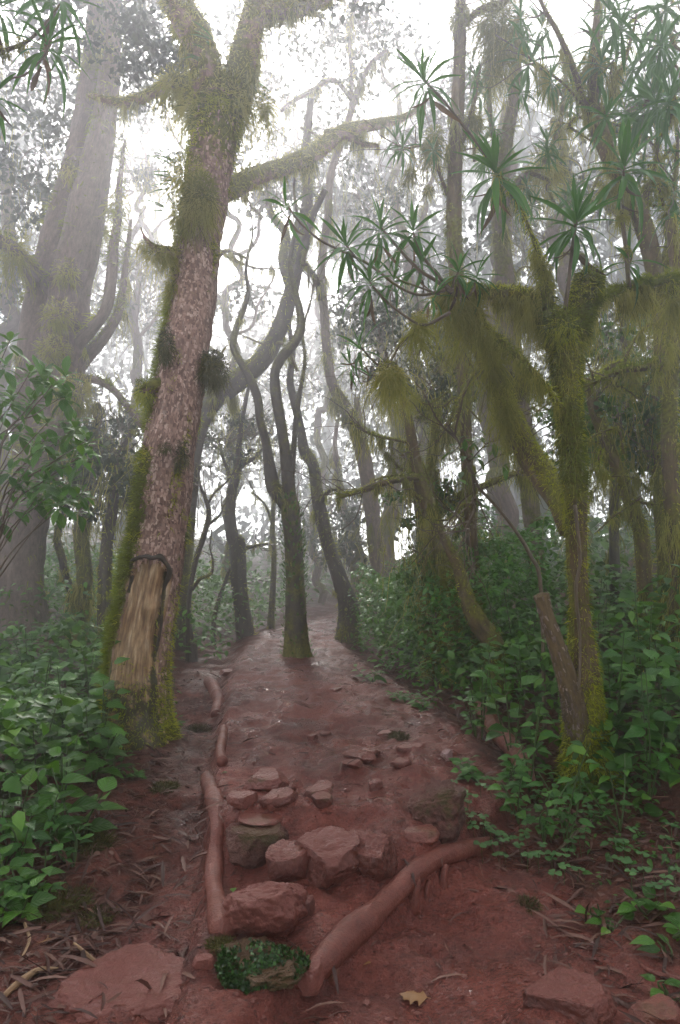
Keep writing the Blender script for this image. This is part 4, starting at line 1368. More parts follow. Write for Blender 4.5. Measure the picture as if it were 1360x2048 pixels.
dracaena_tree('hung_tree', 'grey trunk between the slim tree and the mossy tree, hung with tan moss', 9.0,
              [[(1075, 1150, 34), (1060, 1000, 36), (1045, 860, 38), (1025, 700, 38), (1010, 560, 38), (1000, 420, 34), (1010, 300, 28), (1030, 180, 22), (1035, 40, 18)],
               [(1005, 420, 20), (1040, 360, 18), (1085, 330, 14), (1120, 240, 10), (1135, 120, 7)],
               [(1008, 330, 14), (985, 260, 12), (975, 150, 9), (985, 50, 7)]],
              ros_field(16, 960, 1220, 40, 420, 32, 52) + ros_field(5, 1170, 1260, 600, 660, 30, 48, .6),
              bark='bark_far', moss=.5, fz=1500, fzl=.07, brd=3000, brl=.8, rib=.011, seed=130,
              tuftlist=((1090, 330, 0, .25, 800, .6, 0), (1120, 250, 0, .15, 400, .6, 0), (985, 150, 0, .12, 500, .7, .1)))
# ---- leafy tree right of the path with the level mossy branch
tree('leafy_tree', 'leaning leafy tree right of the path with a level moss hung branch over the trail', 7.2,
     [[(905, 1290, 40), (902, 1220, 34), (890, 1130, 34), (872, 1060, 34), (848, 990, 30), (832, 935, 26), (822, 870, 21), (812, 815, 17), (800, 775, 12), (786, 750, 8)],
      [(842, 955, 20), (810, 956, 16, -.2), (770, 966, 14, -.4), (725, 980, 12, -.5), (676, 994, 9, -.6)],
      [(862, 1030, 24), (858, 960, 22, .3), (866, 900, 22, .4), (872, 840, 20, .5), (880, 770, 14, .6), (896, 700, 9, .8)],
      [(822, 905, 14), (812, 912, 14, -.1), (806, 908, 8, -.2)],
      [(820, 885, 6), (790, 880, 5), (740, 868, 4), (700, 845, 3)],
      [(868, 890, 12, .3), (895, 850, 10, .2), (920, 800, 8, .1), (935, 760, 5)]],
     bark='bark_moss', moss=.6, K=20, fz=3000, fzl=.05, brd=3200, brl=.5, rib=.008, seed=140,
     crown=((870, 800, .6, .42, 700), (905, 720, 1.5, .7, 900), (800, 680, 2.2, .8, 1000), (760, 760, 2, .4, 250)), leafsize=.075)
tree('ivy_tree', 'short mossy trunk smothered in small dark leaves below the level branch', 7.8,
     [[(862, 1280, 36), (858, 1180, 34), (850, 1080, 34), (852, 1000, 30), (862, 930, 20)], [(855, 1040, 20), (900, 1000, 14), (960, 975, 14), (1020, 950, 12), (1060, 940, 8)]],
     bark='bark_moss', moss=.6, fz=1200, brd=1800, brl=.5, rib=.009, seed=150, crown=((840, 1010, -.2, .38, 500), (900, 1000, 0, .30, 400), (850, 1120, -.3, .4, 450), (940, 1080, .4, .4, 400)), leafsize=.07, crown_mat='shade_leaf')
tree('buttress_tree', 'dark mossy sloping trunk in the dense right hand undergrowth beside the leafy tree', 6.6,
     [[(985, 1290, 46), (960, 1250, 40), (935, 1200, 30), (915, 1130, 24), (895, 1090, 22), (880, 1060, 14)]], bark='bark_moss', moss=.6, fz=900, rib=.008, seed=155)

# ---- small bare shrub with a few bright leaves
tw = tree('twig_shrub', 'crooked bare twig with a few bright leaves between the leafy tree and mossy tree', 5.4,
          [[(1082, 1180, 8), (1060, 1110, 8), (1030, 1060, 7), (990, 1010, 6), (958, 975, 6), (945, 945, 6), (935, 920, 5), (915, 880, 4), (892, 845, 3)],
           [(945, 1000, 6), (950, 1020, 6), (935, 1050, 6), (930, 1062, 5)], [(945, 950, 5), (950, 1000, 6)], [(938, 925, 3), (965, 895, 3), (985, 880, 2)], [(948, 950, 3), (990, 915, 3), (1030, 905, 2)]],
          bark='stem', moss=.2, K=8, step=.05, seed=160, flare=.1)
for (px, py, n) in ((940, 885, 7), (975, 880, 8), (1010, 895, 8), (1028, 905, 6), (915, 905, 4), (962, 912, 5), (1000, 922, 6), (950, 960, 4)):
    for k in range(n):
        p_ = P(px + rng.normal() * 14, py + rng.normal() * 9, 5.4 + rng.normal() * .06)
        leaf_obj(tw, 'ELLIP', 'broad', p_, (rng.normal(), rng.normal() * .6, -.1 + rng.normal() * .4), (0, -.3, 1), rng.uniform(.08, .14))

# ---- trunks in the dim wood on the right, and faint ones in the mist
tree('dim_trunk', 'dim sloping mossy trunk in the dark wood just right of the mossy tree', 6.4,
     [[(1285, 1090, 30), (1265, 1020, 26), (1240, 950, 26), (1212, 880, 26), (1190, 820, 24), (1175, 760, 16)], [(1290, 770, 14), (1250, 728, 12, .1), (1210, 740, 10, .2), (1185, 770, 8, .3)]],
     bark='bark_moss', moss=.55, fz=1400, brd=1600, brl=.45, rib=.008, seed=170, group='trunks in the dim wood on the right bank', crown=((1210, 850, .3, .5, 800), (1240, 900, .8, .6, 900), (1200, 700, 1, .4, 300)), leafsize=.075, crown_mat='shade_leaf')
tree('dim_trunk', 'upright mossy trunk at the picture edge with a mossy arm reaching left', 5.8,
     [[(1352, 1080, 34), (1342, 980, 30), (1338, 880, 30), (1342, 760, 28), (1348, 660, 26), (1352, 540, 24), (1340, 440, 18)], [(1345, 740, 18), (1320, 722, 16), (1290, 735, 14), (1240, 742, 11), (1200, 760, 7), (1165, 775, 4)]],
     bark='bark_moss', moss=.6, fz=1900, brd=2000, brl=.5, rib=.008, seed=175, group='trunks in the dim wood on the right bank', crown=((1310, 830, .6, .5, 900), (1340, 910, .8, .5, 800)), leafsize=.075, crown_mat='shade_leaf')
tree('dim_trunk', 'thin dark trunk deepest in the wood between two mossy trunks on the right', 8.5,
     [[(1228, 1080, 20), (1230, 960, 20), (1236, 840, 18), (1250, 720, 14), (1240, 600, 10)]], bark='bark_dark', moss=.4, brd=900, brl=.5, rib=.01, seed=178, group='trunks in the dim wood on the right bank',
     crown=((1260, 780, 0, .9, 1100), (1160, 850, 1, .8, 900), (1330, 680, 1, .7, 600)), leafsize=.09, crown_mat='shade_leaf')
def tangle(tr_name, d, n, x0, x1, y0, y1, seed):
    """thin arching branches hung with moss, added to a tree"""
    t = bpy.data.objects[tr_name]
    r = np.random.default_rng(seed)
    gm, gh = Geo(), Geo()
    for k in range(n):
        ax, ay = r.uniform(x0, x1), r.uniform(y0, y1)
        dx, dy = r.uniform(-130, 130), r.uniform(-120, 60)
        dd = d + r.uniform(-.5, .7)
        w = r.uniform(5, 11)
        pts = [(ax, ay, w), (ax + dx * .3 + r.normal() * 12, ay + dy * .45 + r.normal() * 12, w * .85), (ax + dx * .65 + r.normal() * 14, ay + dy * .8 + r.normal() * 12, w * .6), (ax + dx, ay + dy * .9 + r.uniform(-10, 40), w * .3)]
        sw = limb(pts, dd, K=7, step=.05, rough=.2, seed=k, wob=.05)
        sw.moss = .5 + .3 * sw.N[..., 2]
        sw.build('branch', M['bark_moss'], t)
        fuzz(gm, sw, 220, .03, .007, None, .5)
        beard(gh, sw, 170, .34, .006, seed=k + seed)
    gm.build('branch_moss', M['moss'], t, 'stuff')
    gh.build('branch_lichen', M['hanging_moss'], t, 'stuff')


tangle('dim_trunk', 6.2, 11, 1190, 1370, 680, 1010, 1)
tangle('dim_trunk.001', 5.8, 9, 1200, 1370, 640, 960, 2)
tangle('leafy_tree', 7.0, 9, 800, 1000, 700, 1050, 3)
tangle('hung_tree', 8.8, 9, 930, 1200, 150, 600, 4)
tangle('candelabra_tree', 6.4, 9, 1150, 1370, 40, 500, 5)
tangle('curved_tree', 10.0, 7, 380, 640, 250, 800, 6)
BG = [
    ('arching misty tree with fine spreading twigs in the bright gap right of the peeled tree', 16, [[(470, 1250, 18), (462, 1000, 17), (470, 800, 15), (450, 650, 14), (480, 500, 12), (440, 380, 10), (470, 250, 8), (450, 100, 4)], [(478, 510, 9), (540, 430, 7), (560, 330, 5), (620, 260, 2)], [(445, 400, 8), (380, 330, 6), (330, 240, 4), (340, 150, 2)], [(462, 640, 8), (400, 560, 6), (330, 520, 4), (270, 450, 2)], [(455, 680, 7), (520, 620, 5), (560, 520, 3), (620, 500, 1.5)]], ((470, 340, 0, 1.7, 800), (350, 230, 1, 1.5, 700), (560, 400, .5, 1.3, 600), (500, 600, .5, 1.2, 450))),
    ('misty tree with drooping twigs filling the pale gap left of the peeled tree', 19, [[(250, 1200, 18), (256, 900, 16), (270, 700, 14), (262, 520, 12), (290, 380, 9), (282, 250, 6), (300, 120, 3)], [(266, 520, 8), (330, 440, 5), (350, 380, 2)], [(286, 390, 6), (240, 320, 4), (220, 260, 2)]], ((270, 360, 0, 1.9, 600), (320, 560, 0, 1.5, 500), (250, 640, 1, 1.5, 450))),
    ('faint straight trunk seen through the gap left of the peeled tree', 19, [[(262, 1150, 20), (268, 900, 20), (272, 740, 18), (284, 640, 16), (292, 540, 12), (300, 420, 9)], [(275, 720, 9), (300, 640, 7), (330, 600, 4)]], ((290, 560, 0, 2, 700), (250, 820, 0, 1.4, 500))),
    ('slim dark trunk nearest the giant tree in the row behind the left bushes', 10.5, [[(130, 1245, 16), (128, 1120, 15), (132, 1000, 14), (140, 880, 10)]], ((180, 930, 0, .8, 700), (120, 900, 0, .8, 600))),
    ('thickest of the dark trunks in the row behind the left bushes', 10.0, [[(160, 1245, 36), (162, 1120, 32), (170, 1000, 30), (185, 900, 22), (200, 800, 12)]], ((225, 900, 0, .9, 900),)),
    ('mossy trunk leaning right beside the peeled tree behind the bushes', 9.2, [[(205, 1240, 30), (212, 1120, 26), (222, 1020, 22), (240, 930, 14), (262, 870, 8)]], ((250, 930, 0, .7, 700), (200, 1000, .3, .5, 400))),
    ('faint upright trunk in mist beyond the end of the path', 21, [[(640, 1270, 16), (642, 1150, 16), (636, 1000, 16), (640, 860, 14), (652, 700, 11), (640, 560, 8)]], ((650, 1050, 0, 1.6, 900), (600, 760, 1, 1.7, 500))),
    ('ghostly trunk in mist seen below the level mossy branch', 16, [[(722, 1160, 20), (700, 1080, 18), (690, 1010, 16), (670, 930, 12), (668, 840, 8)]], ((700, 1080, 0, 1.1, 800),)),
    ('broad pale trunk in mist behind the leafy tree and level branch', 15, [[(790, 1160, 30), (786, 1020, 30), (792, 880, 28), (780, 760, 24), (760, 640, 18), (770, 520, 13)]], ((800, 640, 0, 1.6, 1300), (740, 640, .5, 1.2, 800))),
    ('thick pale trunk in mist rising behind the mossy limb and slim tree', 14, [[(1000, 1100, 44), (990, 900, 42), (985, 740, 42), (1000, 600, 44), (1004, 470, 40), (1000, 350, 30), (1010, 200, 20)]], ((1060, 480, 1, 1.6, 900), (940, 740, 0, 1.2, 900))),
    ('pale trunk in mist seen through the fork of the mossy tree', 13, [[(1170, 1000, 30), (1150, 800, 30), (1130, 640, 30), (1118, 520, 28), (1130, 400, 22), (1110, 250, 15)]], ((1180, 380, 0, 1.4, 900), (1280, 640, 0, 1.4, 900))),
    ('misty forked trunk high between the peeled tree limb and the slim tree', 17, [[(850, 1100, 24), (846, 900, 24), (830, 700, 22), (812, 520, 20), (790, 380, 16), (800, 240, 12), (770, 100, 8)], [(812, 510, 12), (850, 420, 10), (880, 300, 7)]], ((760, 60, 0, 1.9, 900), (870, 210, 0, 1.7, 900), (690, 420, 1, 1.5, 400))),
    ('faint trunk at the picture edge left of the giant tree', 16, [[(-20, 1200, 40), (-10, 900, 36), (6, 700, 32), (20, 480, 26), (12, 300, 20)]], ((20, 560, 0, 1.5, 1000), (10, 160, 1, 2, 1300))),
]
for i, (lab, d, lb, cr) in enumerate(BG):
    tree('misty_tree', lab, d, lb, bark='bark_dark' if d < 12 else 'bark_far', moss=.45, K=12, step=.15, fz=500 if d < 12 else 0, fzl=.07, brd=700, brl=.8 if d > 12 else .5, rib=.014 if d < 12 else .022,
         seed=200 + i * 7, crown=cr, leafsize=.10 if d < 12 else .16, group='trunks fading into the mist', wob=.10 if d < 12 else .25)
# ================================================================== ROCKS AND LOGS
def ico(sub):
    t = (1 + 5 ** .5) / 2
    V = [(-1, t, 0), (1, t, 0), (-1, -t, 0), (1, -t, 0), (0, -1, t), (0, 1, t), (0, -1, -t), (0, 1, -t), (t, 0, -1), (t, 0, 1), (-t, 0, -1), (-t, 0, 1)]
    F = [(0, 11, 5), (0, 5, 1), (0, 1, 7), (0, 7, 10), (0, 10, 11), (1, 5, 9), (5, 11, 4), (11, 10, 2), (10, 7, 6), (7, 1, 8), (3, 9, 4), (3, 4, 2), (3, 2, 6), (3, 6, 8), (3, 8, 9), (4, 9, 5), (2, 4, 11), (6, 2, 10), (8, 6, 7), (9, 8, 1)]
    V = [np.array(v) / np.linalg.norm(v) for v in V]
    for _ in range(sub):
        mid, nf = {}, []
        for a, b, c in F:
            m = []
            for i, j in ((a, b), (b, c), (c, a)):
                k = (min(i, j), max(i, j))
                if k not in mid:
                    mid[k] = len(V)
                    v = V[i] + V[j]
                    V.append(v / np.linalg.norm(v))
                m.append(mid[k])
            nf += [(a, m[0], m[2]), (b, m[1], m[0]), (c, m[2], m[1]), (m[0], m[1], m[2])]
        F = nf
    return np.array(V), np.array(F)


ICO = {k: ico(k) for k in (3, 4, 5)}


def rock(name, label, px, py, w, h, mat='rock', sub=4, seed=0, depth=1.0, sink=.35, rot=0, cuts=5, tall=None, cat='rock', moss=.25, tilt=0, group=None, rough=.11, pitch=0, lift=.25):
    """px, py: where its foot meets the ground in the photo; w, h: its size there"""
    c = ROCK_AT[(px, py)].copy() if (px, py) in ROCK_AT else G(px, py, False)
    d = depth_of(c)
    sx = w * d / FPX / 2
    sz = (tall if tall is not None else h * d / FPX / 2)
    V, F = ICO[sub]
    r = np.random.default_rng(seed + 100)
    p = V.copy()
    for k in range(cuts):
        nrm = r.normal(size=3)
        nrm /= np.linalg.norm(nrm)
        o = r.uniform(.55, .88)
        dd = p @ nrm
        p = p - np.maximum(dd - o, 0)[:, None] * nrm
    p[:, 2] = np.minimum(p[:, 2], .52 + .12 * p[:, 0] + .1 * p[:, 1])
    p = p * (1 + rough * fbm(p * 1.7 + seed, 4, seed))[:, None]
    p = p + V * (rough * .7 * (np.abs(fbm(V * 3.1 + seed, 4, seed + 4)) - .2) + rough * .35 * fbm(V * 9 + seed, 3, seed + 8))[:, None]
    p = p * np.array([sx, sx * depth, sz])
    ct, st = math.cos(tilt), math.sin(tilt)
    p = p @ np.array([[ct, 0, -st], [0, 1, 0], [st, 0, ct]])
    cp, sp_ = math.cos(pitch), math.sin(pitch)
    p = p @ np.array([[1, 0, 0], [0, cp, sp_], [0, -sp_, cp]])
    cr, sr = math.cos(rot), math.sin(rot)
    p = p @ np.array([[cr, sr, 0], [-sr, cr, 0], [0, 0, 1]])
    c[1] += sx * depth * .5
    c[2] = gz(c[0], c[1]) + sz * (1 - sink * 2) * lift
    mo = np.clip(moss + .3 * V[:, 2] - .2 * V[:, 1], 0, 1)
    me = mesh_data(name, p, [F], M[mat], None, {'moss': mo})
    o = link(name, me, None, c)
    tag(o, label, cat, group)
    return o


RK = 'stones set in the muddy path'
rock('boulder', 'big wet red boulder with a flat top in the middle of the stone step', 658, 1775, 160, 130, 'rock', 5, 3, .8, .2, .15, 6, moss=.0, lift=.5, pitch=.15)
rock('rock', 'angular muddy rock leaning against the right side of the wet boulder', 742, 1756, 122, 120, 'rock', 5, 8, .8, .22, -.4, 7, moss=.0, tilt=.3, lift=.45, pitch=.2)
rock('rock', 'rounded grey brown rock wedged left of the wet boulder', 573, 1772, 110, 125, 'rock', 5, 12, .8, .22, .6, 6, moss=.05, lift=.4)
rock('rock', 'dark flat topped rock with a green mossy face left of the stone step', 505, 1732, 140, 95, 'dark_rock', 5, 15, .8, .2, .1, 7, moss=.3, lift=.4)
rock('slab_rock', 'thin flat slab lying on the dark mossy rock', 520, 1672, 92, 24, 'slab', 4, 17, .9, .1, .1, 5, moss=.2)
rock('slab_rock', 'flat brown slab just above the thin slab on the path', 552, 1650, 82, 40, 'rock', 4, 18, .9, .25, .4, 6, moss=.1)
rock('rock', 'low pale rock beside the long edging log', 482, 1652, 62, 52, 'slab', 4, 19, .9, .25, .3, 5, moss=0)
rock('rock', 'pale pointed rock with a dark hollow beneath, highest on the left of the path', 528, 1590, 112, 62, 'slab', 5, 21, .8, .22, -.3, 7, moss=.12)
rock('rock', 'small upright stone below the pale pointed rock', 542, 1622, 34, 46, 'slab', 3, 22, .9, .2, 0, 6, moss=0)
rock('rock', 'pyramid shaped rock poking from the middle of the path', 645, 1588, 48, 44, 'rock', 4, 23, .9, .2, .5, 7, moss=.1)
rock('rock', 'rough rock in front of the pyramid shaped rock', 636, 1624, 72, 52, 'rock', 4, 24, .9, .25, 0, 6, moss=.15)
rock('rock', 'small lumpy stone between the rough rock and the wet boulder', 642, 1660, 50, 36, 'rock', 4, 25, .9, .25, .8, 6)
rock('boulder', 'large dark mossy boulder half buried at the right edge of the path', 884, 1650, 145, 145, 'dark_rock', 5, 27, 1.0, .2, .4, 8, moss=.2, tilt=-.2, rough=.2)
rock('slab_rock', 'broad muddy slab standing before the stone step beside the log end', 526, 1880, 180, 60, 'slab', 5, 31, 1.2, .25, .05, 6, tall=.12, moss=-.1, pitch=-.62, lift=1.15, rough=.14)
rock('rock', 'narrow upright stone right of the broad muddy slab', 606, 1840, 48, 92, 'rock', 4, 33, .8, .2, .1, 6, moss=0)
rock('slab_rock', 'very broad flat slab of muddy rock at the bottom left of the trail', 270, 2035, 360, 110, 'slab', 5, 35, .75, .36, .1, 5, tall=.10, moss=-.1, rough=.13, lift=.15)
rock('rock', 'smooth wet rock at the bottom edge of the muddy path', 1150, 2068, 180, 90, 'rock', 5, 37, .8, .25, 0, 4, tall=.10, moss=0)
rock('rock', 'mud covered rock in the bottom corner by the bank', 1318, 2052, 120, 90, 'mud_log', 4, 39, .8, .2, .3, 5)
rock('rock', 'upright wedge of rock at the foot of the diagonal root', 612, 2000, 70, 100, 'slab', 4, 41, .8, .2, .2, 6, tall=.085, moss=0)
rock('rock', 'small knob of rock beside the upright wedge at the root foot', 660, 1972, 42, 60, 'mud_log', 4, 42, .8, .2, 0, 5)
rock('rock', 'pinkish stone lying at the leafy edge of the path', 893, 1522, 30, 34, 'pale_rock', 4, 43, .9, .15, .5, 6, moss=0)
rock('rock', 'low wide stone in the path right of centre', 720, 1532, 66, 26, 'rock', 4, 44, .9, .25, 0, 6, moss=0)
rock('rock', 'small dark stone above the low wide stone', 738, 1508, 40, 22, 'rock', 3, 45, .9, .25, 0, 6, moss=0)
rock('rock', 'thin stone below the low wide stone', 706, 1550, 44, 22, 'rock', 3, 46, .9, .25, .3, 6, moss=0)
rock('rock', 'small square stone between the pyramid rock and the mossy boulder', 750, 1590, 34, 36, 'rock', 3, 47, .9, .25, .5, 6, moss=0)
rock('rock', 'half sunk stone left of the small square stone', 708, 1602, 30, 26, 'rock', 3, 48, .9, .3, 0, 5, moss=0)
rock('rock', 'low stone near the top of the stony stretch by the mossy boulder', 802, 1548, 46, 28, 'rock', 3, 49, .9, .3, .2, 6, moss=.1)
rock('rock', 'muddy lump below the mossy boulder above the root end', 845, 1712, 76, 40, 'mud_log', 4, 50, .9, .35, .3, 5)
rock('rock', 'pointed little stone alone in the smooth upper path', 626, 1480, 24, 26, 'rock', 3, 51, .9, .2, 0, 7, moss=0)
rock('rock', 'flat little stone just above the pointed little stone', 650, 1466, 26, 14, 'rock', 3, 52, .9, .3, 0, 6, moss=0)
rock('rock', 'greyish stone on the right edge of the upper path', 770, 1468, 36, 20, 'slab', 3, 53, .9, .25, 0, 6, moss=.1)
rock('rock', 'flat muddy stone right of the smooth upper path', 822, 1508, 60, 24, 'rock', 4, 56, .9, .3, 0, 6, moss=.05)
rock('rock', 'small slab by the foot of the forked tree', 672, 1382, 30, 12, 'rock', 3, 54, .9, .3, 0, 6, moss=0)
rock('rock', 'flat stones patch where the path bends at the top log', 455, 1352, 44, 16, 'slab', 3, 55, .9, .3, 0, 6, moss=0)
rock('pale_stone', 'flat rounded stone at the end of the long log beside the liverwort', 406, 1935, 46, 60, 'slab', 4, 57, .5, .15, 0, 4, tall=.04, cat='stone', moss=0)


def log(name, label, pts, wmul=1.0, mat='mud_log', lift=.5, seed=0, K=18, cat='log', moss=.1, rough=.30, pegs=(), wob=.01, step=.02, endcap=True):
    """pts: photo px, py, width along the ground"""
    rows = []
    for px, py, w in pts:
        c = G(px, py, False)
        r = w * depth_of(c) / FPX / 2 * wmul
        rows.append([c[0], c[1], c[2] + r * lift, r])
    base = np.array(rows[0][:3])
    t = thing(name, base, label, cat)
    sw = Sweep(rows, K=K, step=step, rough=rough, freq=5, seed=seed, wob=wob)
    sw.moss = np.clip(moss + .0 * sw.N[..., 2], 0, 1) + 0 * sw.rr
    sw.build('bark', M[mat], t)
    for (px, py, w, hh) in pegs:
        c = G(px, py, False)
        r = w * depth_of(c) / FPX / 2
        s2 = Sweep([[c[0], c[1], c[2] - .03, r], [c[0] + .005, c[1] + .01, c[2] + hh * .6, r * .95], [c[0] + .02, c[1] + .03, c[2] + hh, r * .7]], K=10, step=.02, rough=.2, seed=seed + 3)
        s2.build('peg', M[mat], t)
    return t


log('edging_log', 'long mud coated log edging the path between the slab and the short log', [(416, 1566, 30), (430, 1610, 34), (434, 1660, 36), (432, 1715, 36), (427, 1775, 38), (438, 1840, 46), (446, 1872, 48)], seed=3, pegs=((424, 1765, 18, .05),))
log('edging_log', 'short thin log edging the path just above the long log', [(447, 1462, 17), (443, 1490, 18), (441, 1515, 20), (444, 1532, 24)], seed=5)
log('edging_log', 'curved log at the top of the path edge by the peeled tree', [(417, 1368, 20), (430, 1388, 24), (437, 1410, 24), (433, 1434, 18)], seed=7)
log('diagonal_root', 'thick mud smoothed root running diagonally across the path below the boulders', [(600, 1985, 18), (625, 1955, 44), (668, 1912, 54), (725, 1858, 50), (785, 1795, 46), (845, 1740, 45), (905, 1710, 40), (955, 1695, 30), (985, 1685, 12)], seed=10, K=30, rough=.28, lift=.25, cat='root',
    pegs=((828, 1812, 24, .10), (886, 1768, 18, .07), (852, 1800, 14, .07)))
log('fallen_branch', 'pinkish fallen branch sloping down the leafy bank left of the mossy tree', [(962, 1432, 30), (985, 1472, 36), (1010, 1505, 38), (1040, 1540, 36), (1060, 1580, 26)], seed=11, cat='branch', lift=1.2)
log('twig', 'pale knobbly stick lying at the left edge beside the low bushes', [(56, 1815, 6), (48, 1850, 8), (54, 1885, 7), (42, 1918, 5)], seed=13, mat='wood', K=8, cat='stick', lift=1.2, step=.01)
log('twig', 'orange brown twig lying on the litter above the broad flat slab', [(148, 1890, 5), (180, 1915, 7), (212, 1932, 6), (240, 1940, 3)], seed=14, mat='wood', K=8, cat='twig', lift=1.2, step=.01, rough=.25)
log('broken_branch', 'splintered broken branch in the bottom left corner with orange wood', [(8, 2000, 12), (42, 1972, 15), (75, 1948, 11), (112, 1940, 3)], seed=15, mat='wood', K=10, cat='branch', lift=1.4, step=.012, rough=.3)
log('surface_root', 'thin dark root snaking down the bank at the right edge', [(1232, 1880, 10), (1262, 1915, 11), (1300, 1945, 10), (1372, 1962, 9)], seed=16, K=8, cat='root', lift=1.0)
log('twig', 'thin pale twig leaning on the litter of the right bank below the mossy tree', [(1118, 1715, 6), (1165, 1675, 7), (1205, 1640, 5), (1232, 1622, 3)], seed=17, mat='stem', K=6, cat='twig', lift=5, step=.02)
log('twig', 'little dark stick lying flat on the smooth upper path', [(513, 1503, 3), (535, 1507, 4), (550, 1510, 3)], seed=18, mat='dark_rock', K=6, cat='stick', lift=1.0, step=.02)
log('stub_root', 'dark peg like root sticking out of the left trail litter', [(222, 1705, 9), (232, 1722, 12), (242, 1732, 8)], seed=19, K=8, cat='root', lift=1.5, step=.01)
# broken stump beside the mossy tree
bs = G(1165, 1475)
st = thing('broken_stump', bs, 'dead broken stem with a cut top leaning against the foot of the mossy tree', 'stump')
sw = limb([(1160, 1490, 44, -.05), (1148, 1420, 44, -.08), (1131, 1350, 36, -.1), (1112, 1290, 31, -.12), (1095, 1240, 28, -.12), (1087, 1208, 28, -.12), (1082, 1190, 30, -.12)], DR, K=28, step=.012, rough=.42, ridge=.12, seed=21)
sw.moss = np.clip(.6 * sstep(.45, .1, sw.s)[:, None] + .15 * sw.N[..., 2] + 0 * sw.rr, 0, 1)
sw.build('bark', M['bark_moss'], st)
gm = Geo()
fuzz(gm, sw, 900, .02, .005, sstep(.5, .15, sw.s)[:, None] + 0 * sw.rr, .4)
flakes(gm, sw, 350, None, .03, .006)
gm.build('bark_flakes', M['grey_flake'], st, 'stuff', smooth=False)
# small cut stump by the dark curving tree, mossy log far right
cs = G(386, 1322)
d_ = depth_of(cs)
st = thing('cut_stump', cs, 'small cut stump at the foot of the dark curving tree', 'stump')
Sweep([[*(cs + [0, 0, -.05]), .075], [*(cs + [0, 0, .12]), .065], [*(cs + [0, 0, .24]), .06]], K=14, step=.03, rough=.15, seed=2).build('bark', M['bark_dark'], st)
# ================================================================== LEAFY PLANTS
def herb(label, px, py, d, hh=None, n=14, size=.12, kind='HERB', mat='herb', name='leafy_herb', cat='plant', group=None, spread=.16, stems=3, lean=(0, 0), low=.2):
    """an upright leafy plant whose top shows at px, py"""
    top = P(px, py, d)
    z = gz(top[0], top[1])
    hgt = max(top[2] - z, .06) if hh is None else hh
    if hh is not None:
        top[2] = z + hh
    base = np.array([top[0], top[1], z])
    t = thing(name, base, label, cat, group)
    g = Geo()
    pts = []
    sparts = []
    for k in range(stems):
        g = Geo()
        a = rng.uniform(0, 6.28)
        tipk = base + np.array([math.cos(a) * spread * rng.uniform(.2, 1) + lean[0], math.sin(a) * spread * rng.uniform(.2, 1) + lean[1], hgt * (1 if k == 0 else rng.uniform(.6, .97))])
        mid = base * .5 + tipk * .5 + rng.normal(size=3) * .03 + np.array([0, 0, hgt * .08])
        tt = np.linspace(0, 1, 7)[:, None]
        c = base * (1 - tt) ** 2 + 2 * mid * tt * (1 - tt) + tipk * tt ** 2
        pts.append((c, a))
        sw = Sweep(np.hstack([c[::2], np.linspace(.006, .003, 4)[:, None]]), K=5, step=.08, rough=.05, seed=k)
        V, Q, uv, mo, ii = sw.mesh()
        g.add(V, Q)
        g.build('stem', M['green_stem'], t)
    per = max(1, n // stems)
    for c, a in pts:
        for j in range(per):
            f = low + (1 - low) * (j + .5) / per
            k = f * 6
            i0 = min(5, int(k))
            p = c[i0] * (1 - (k - i0)) + c[i0 + 1] * (k - i0)
            az = a + j * 2.4 + rng.normal() * .3
            dr = np.array([math.cos(az), math.sin(az), .15 + .45 * (f ** 3) + rng.normal() * .15])
            sz = size * rng.uniform(.75, 1.2) * (1.05 - .35 * f ** 3)
            leaf_obj(t, kind, mat, p + dr * .02, dr, np.array([0, -.25, 1.0]) + rng.normal(size=3) * .2, sz)
    return t


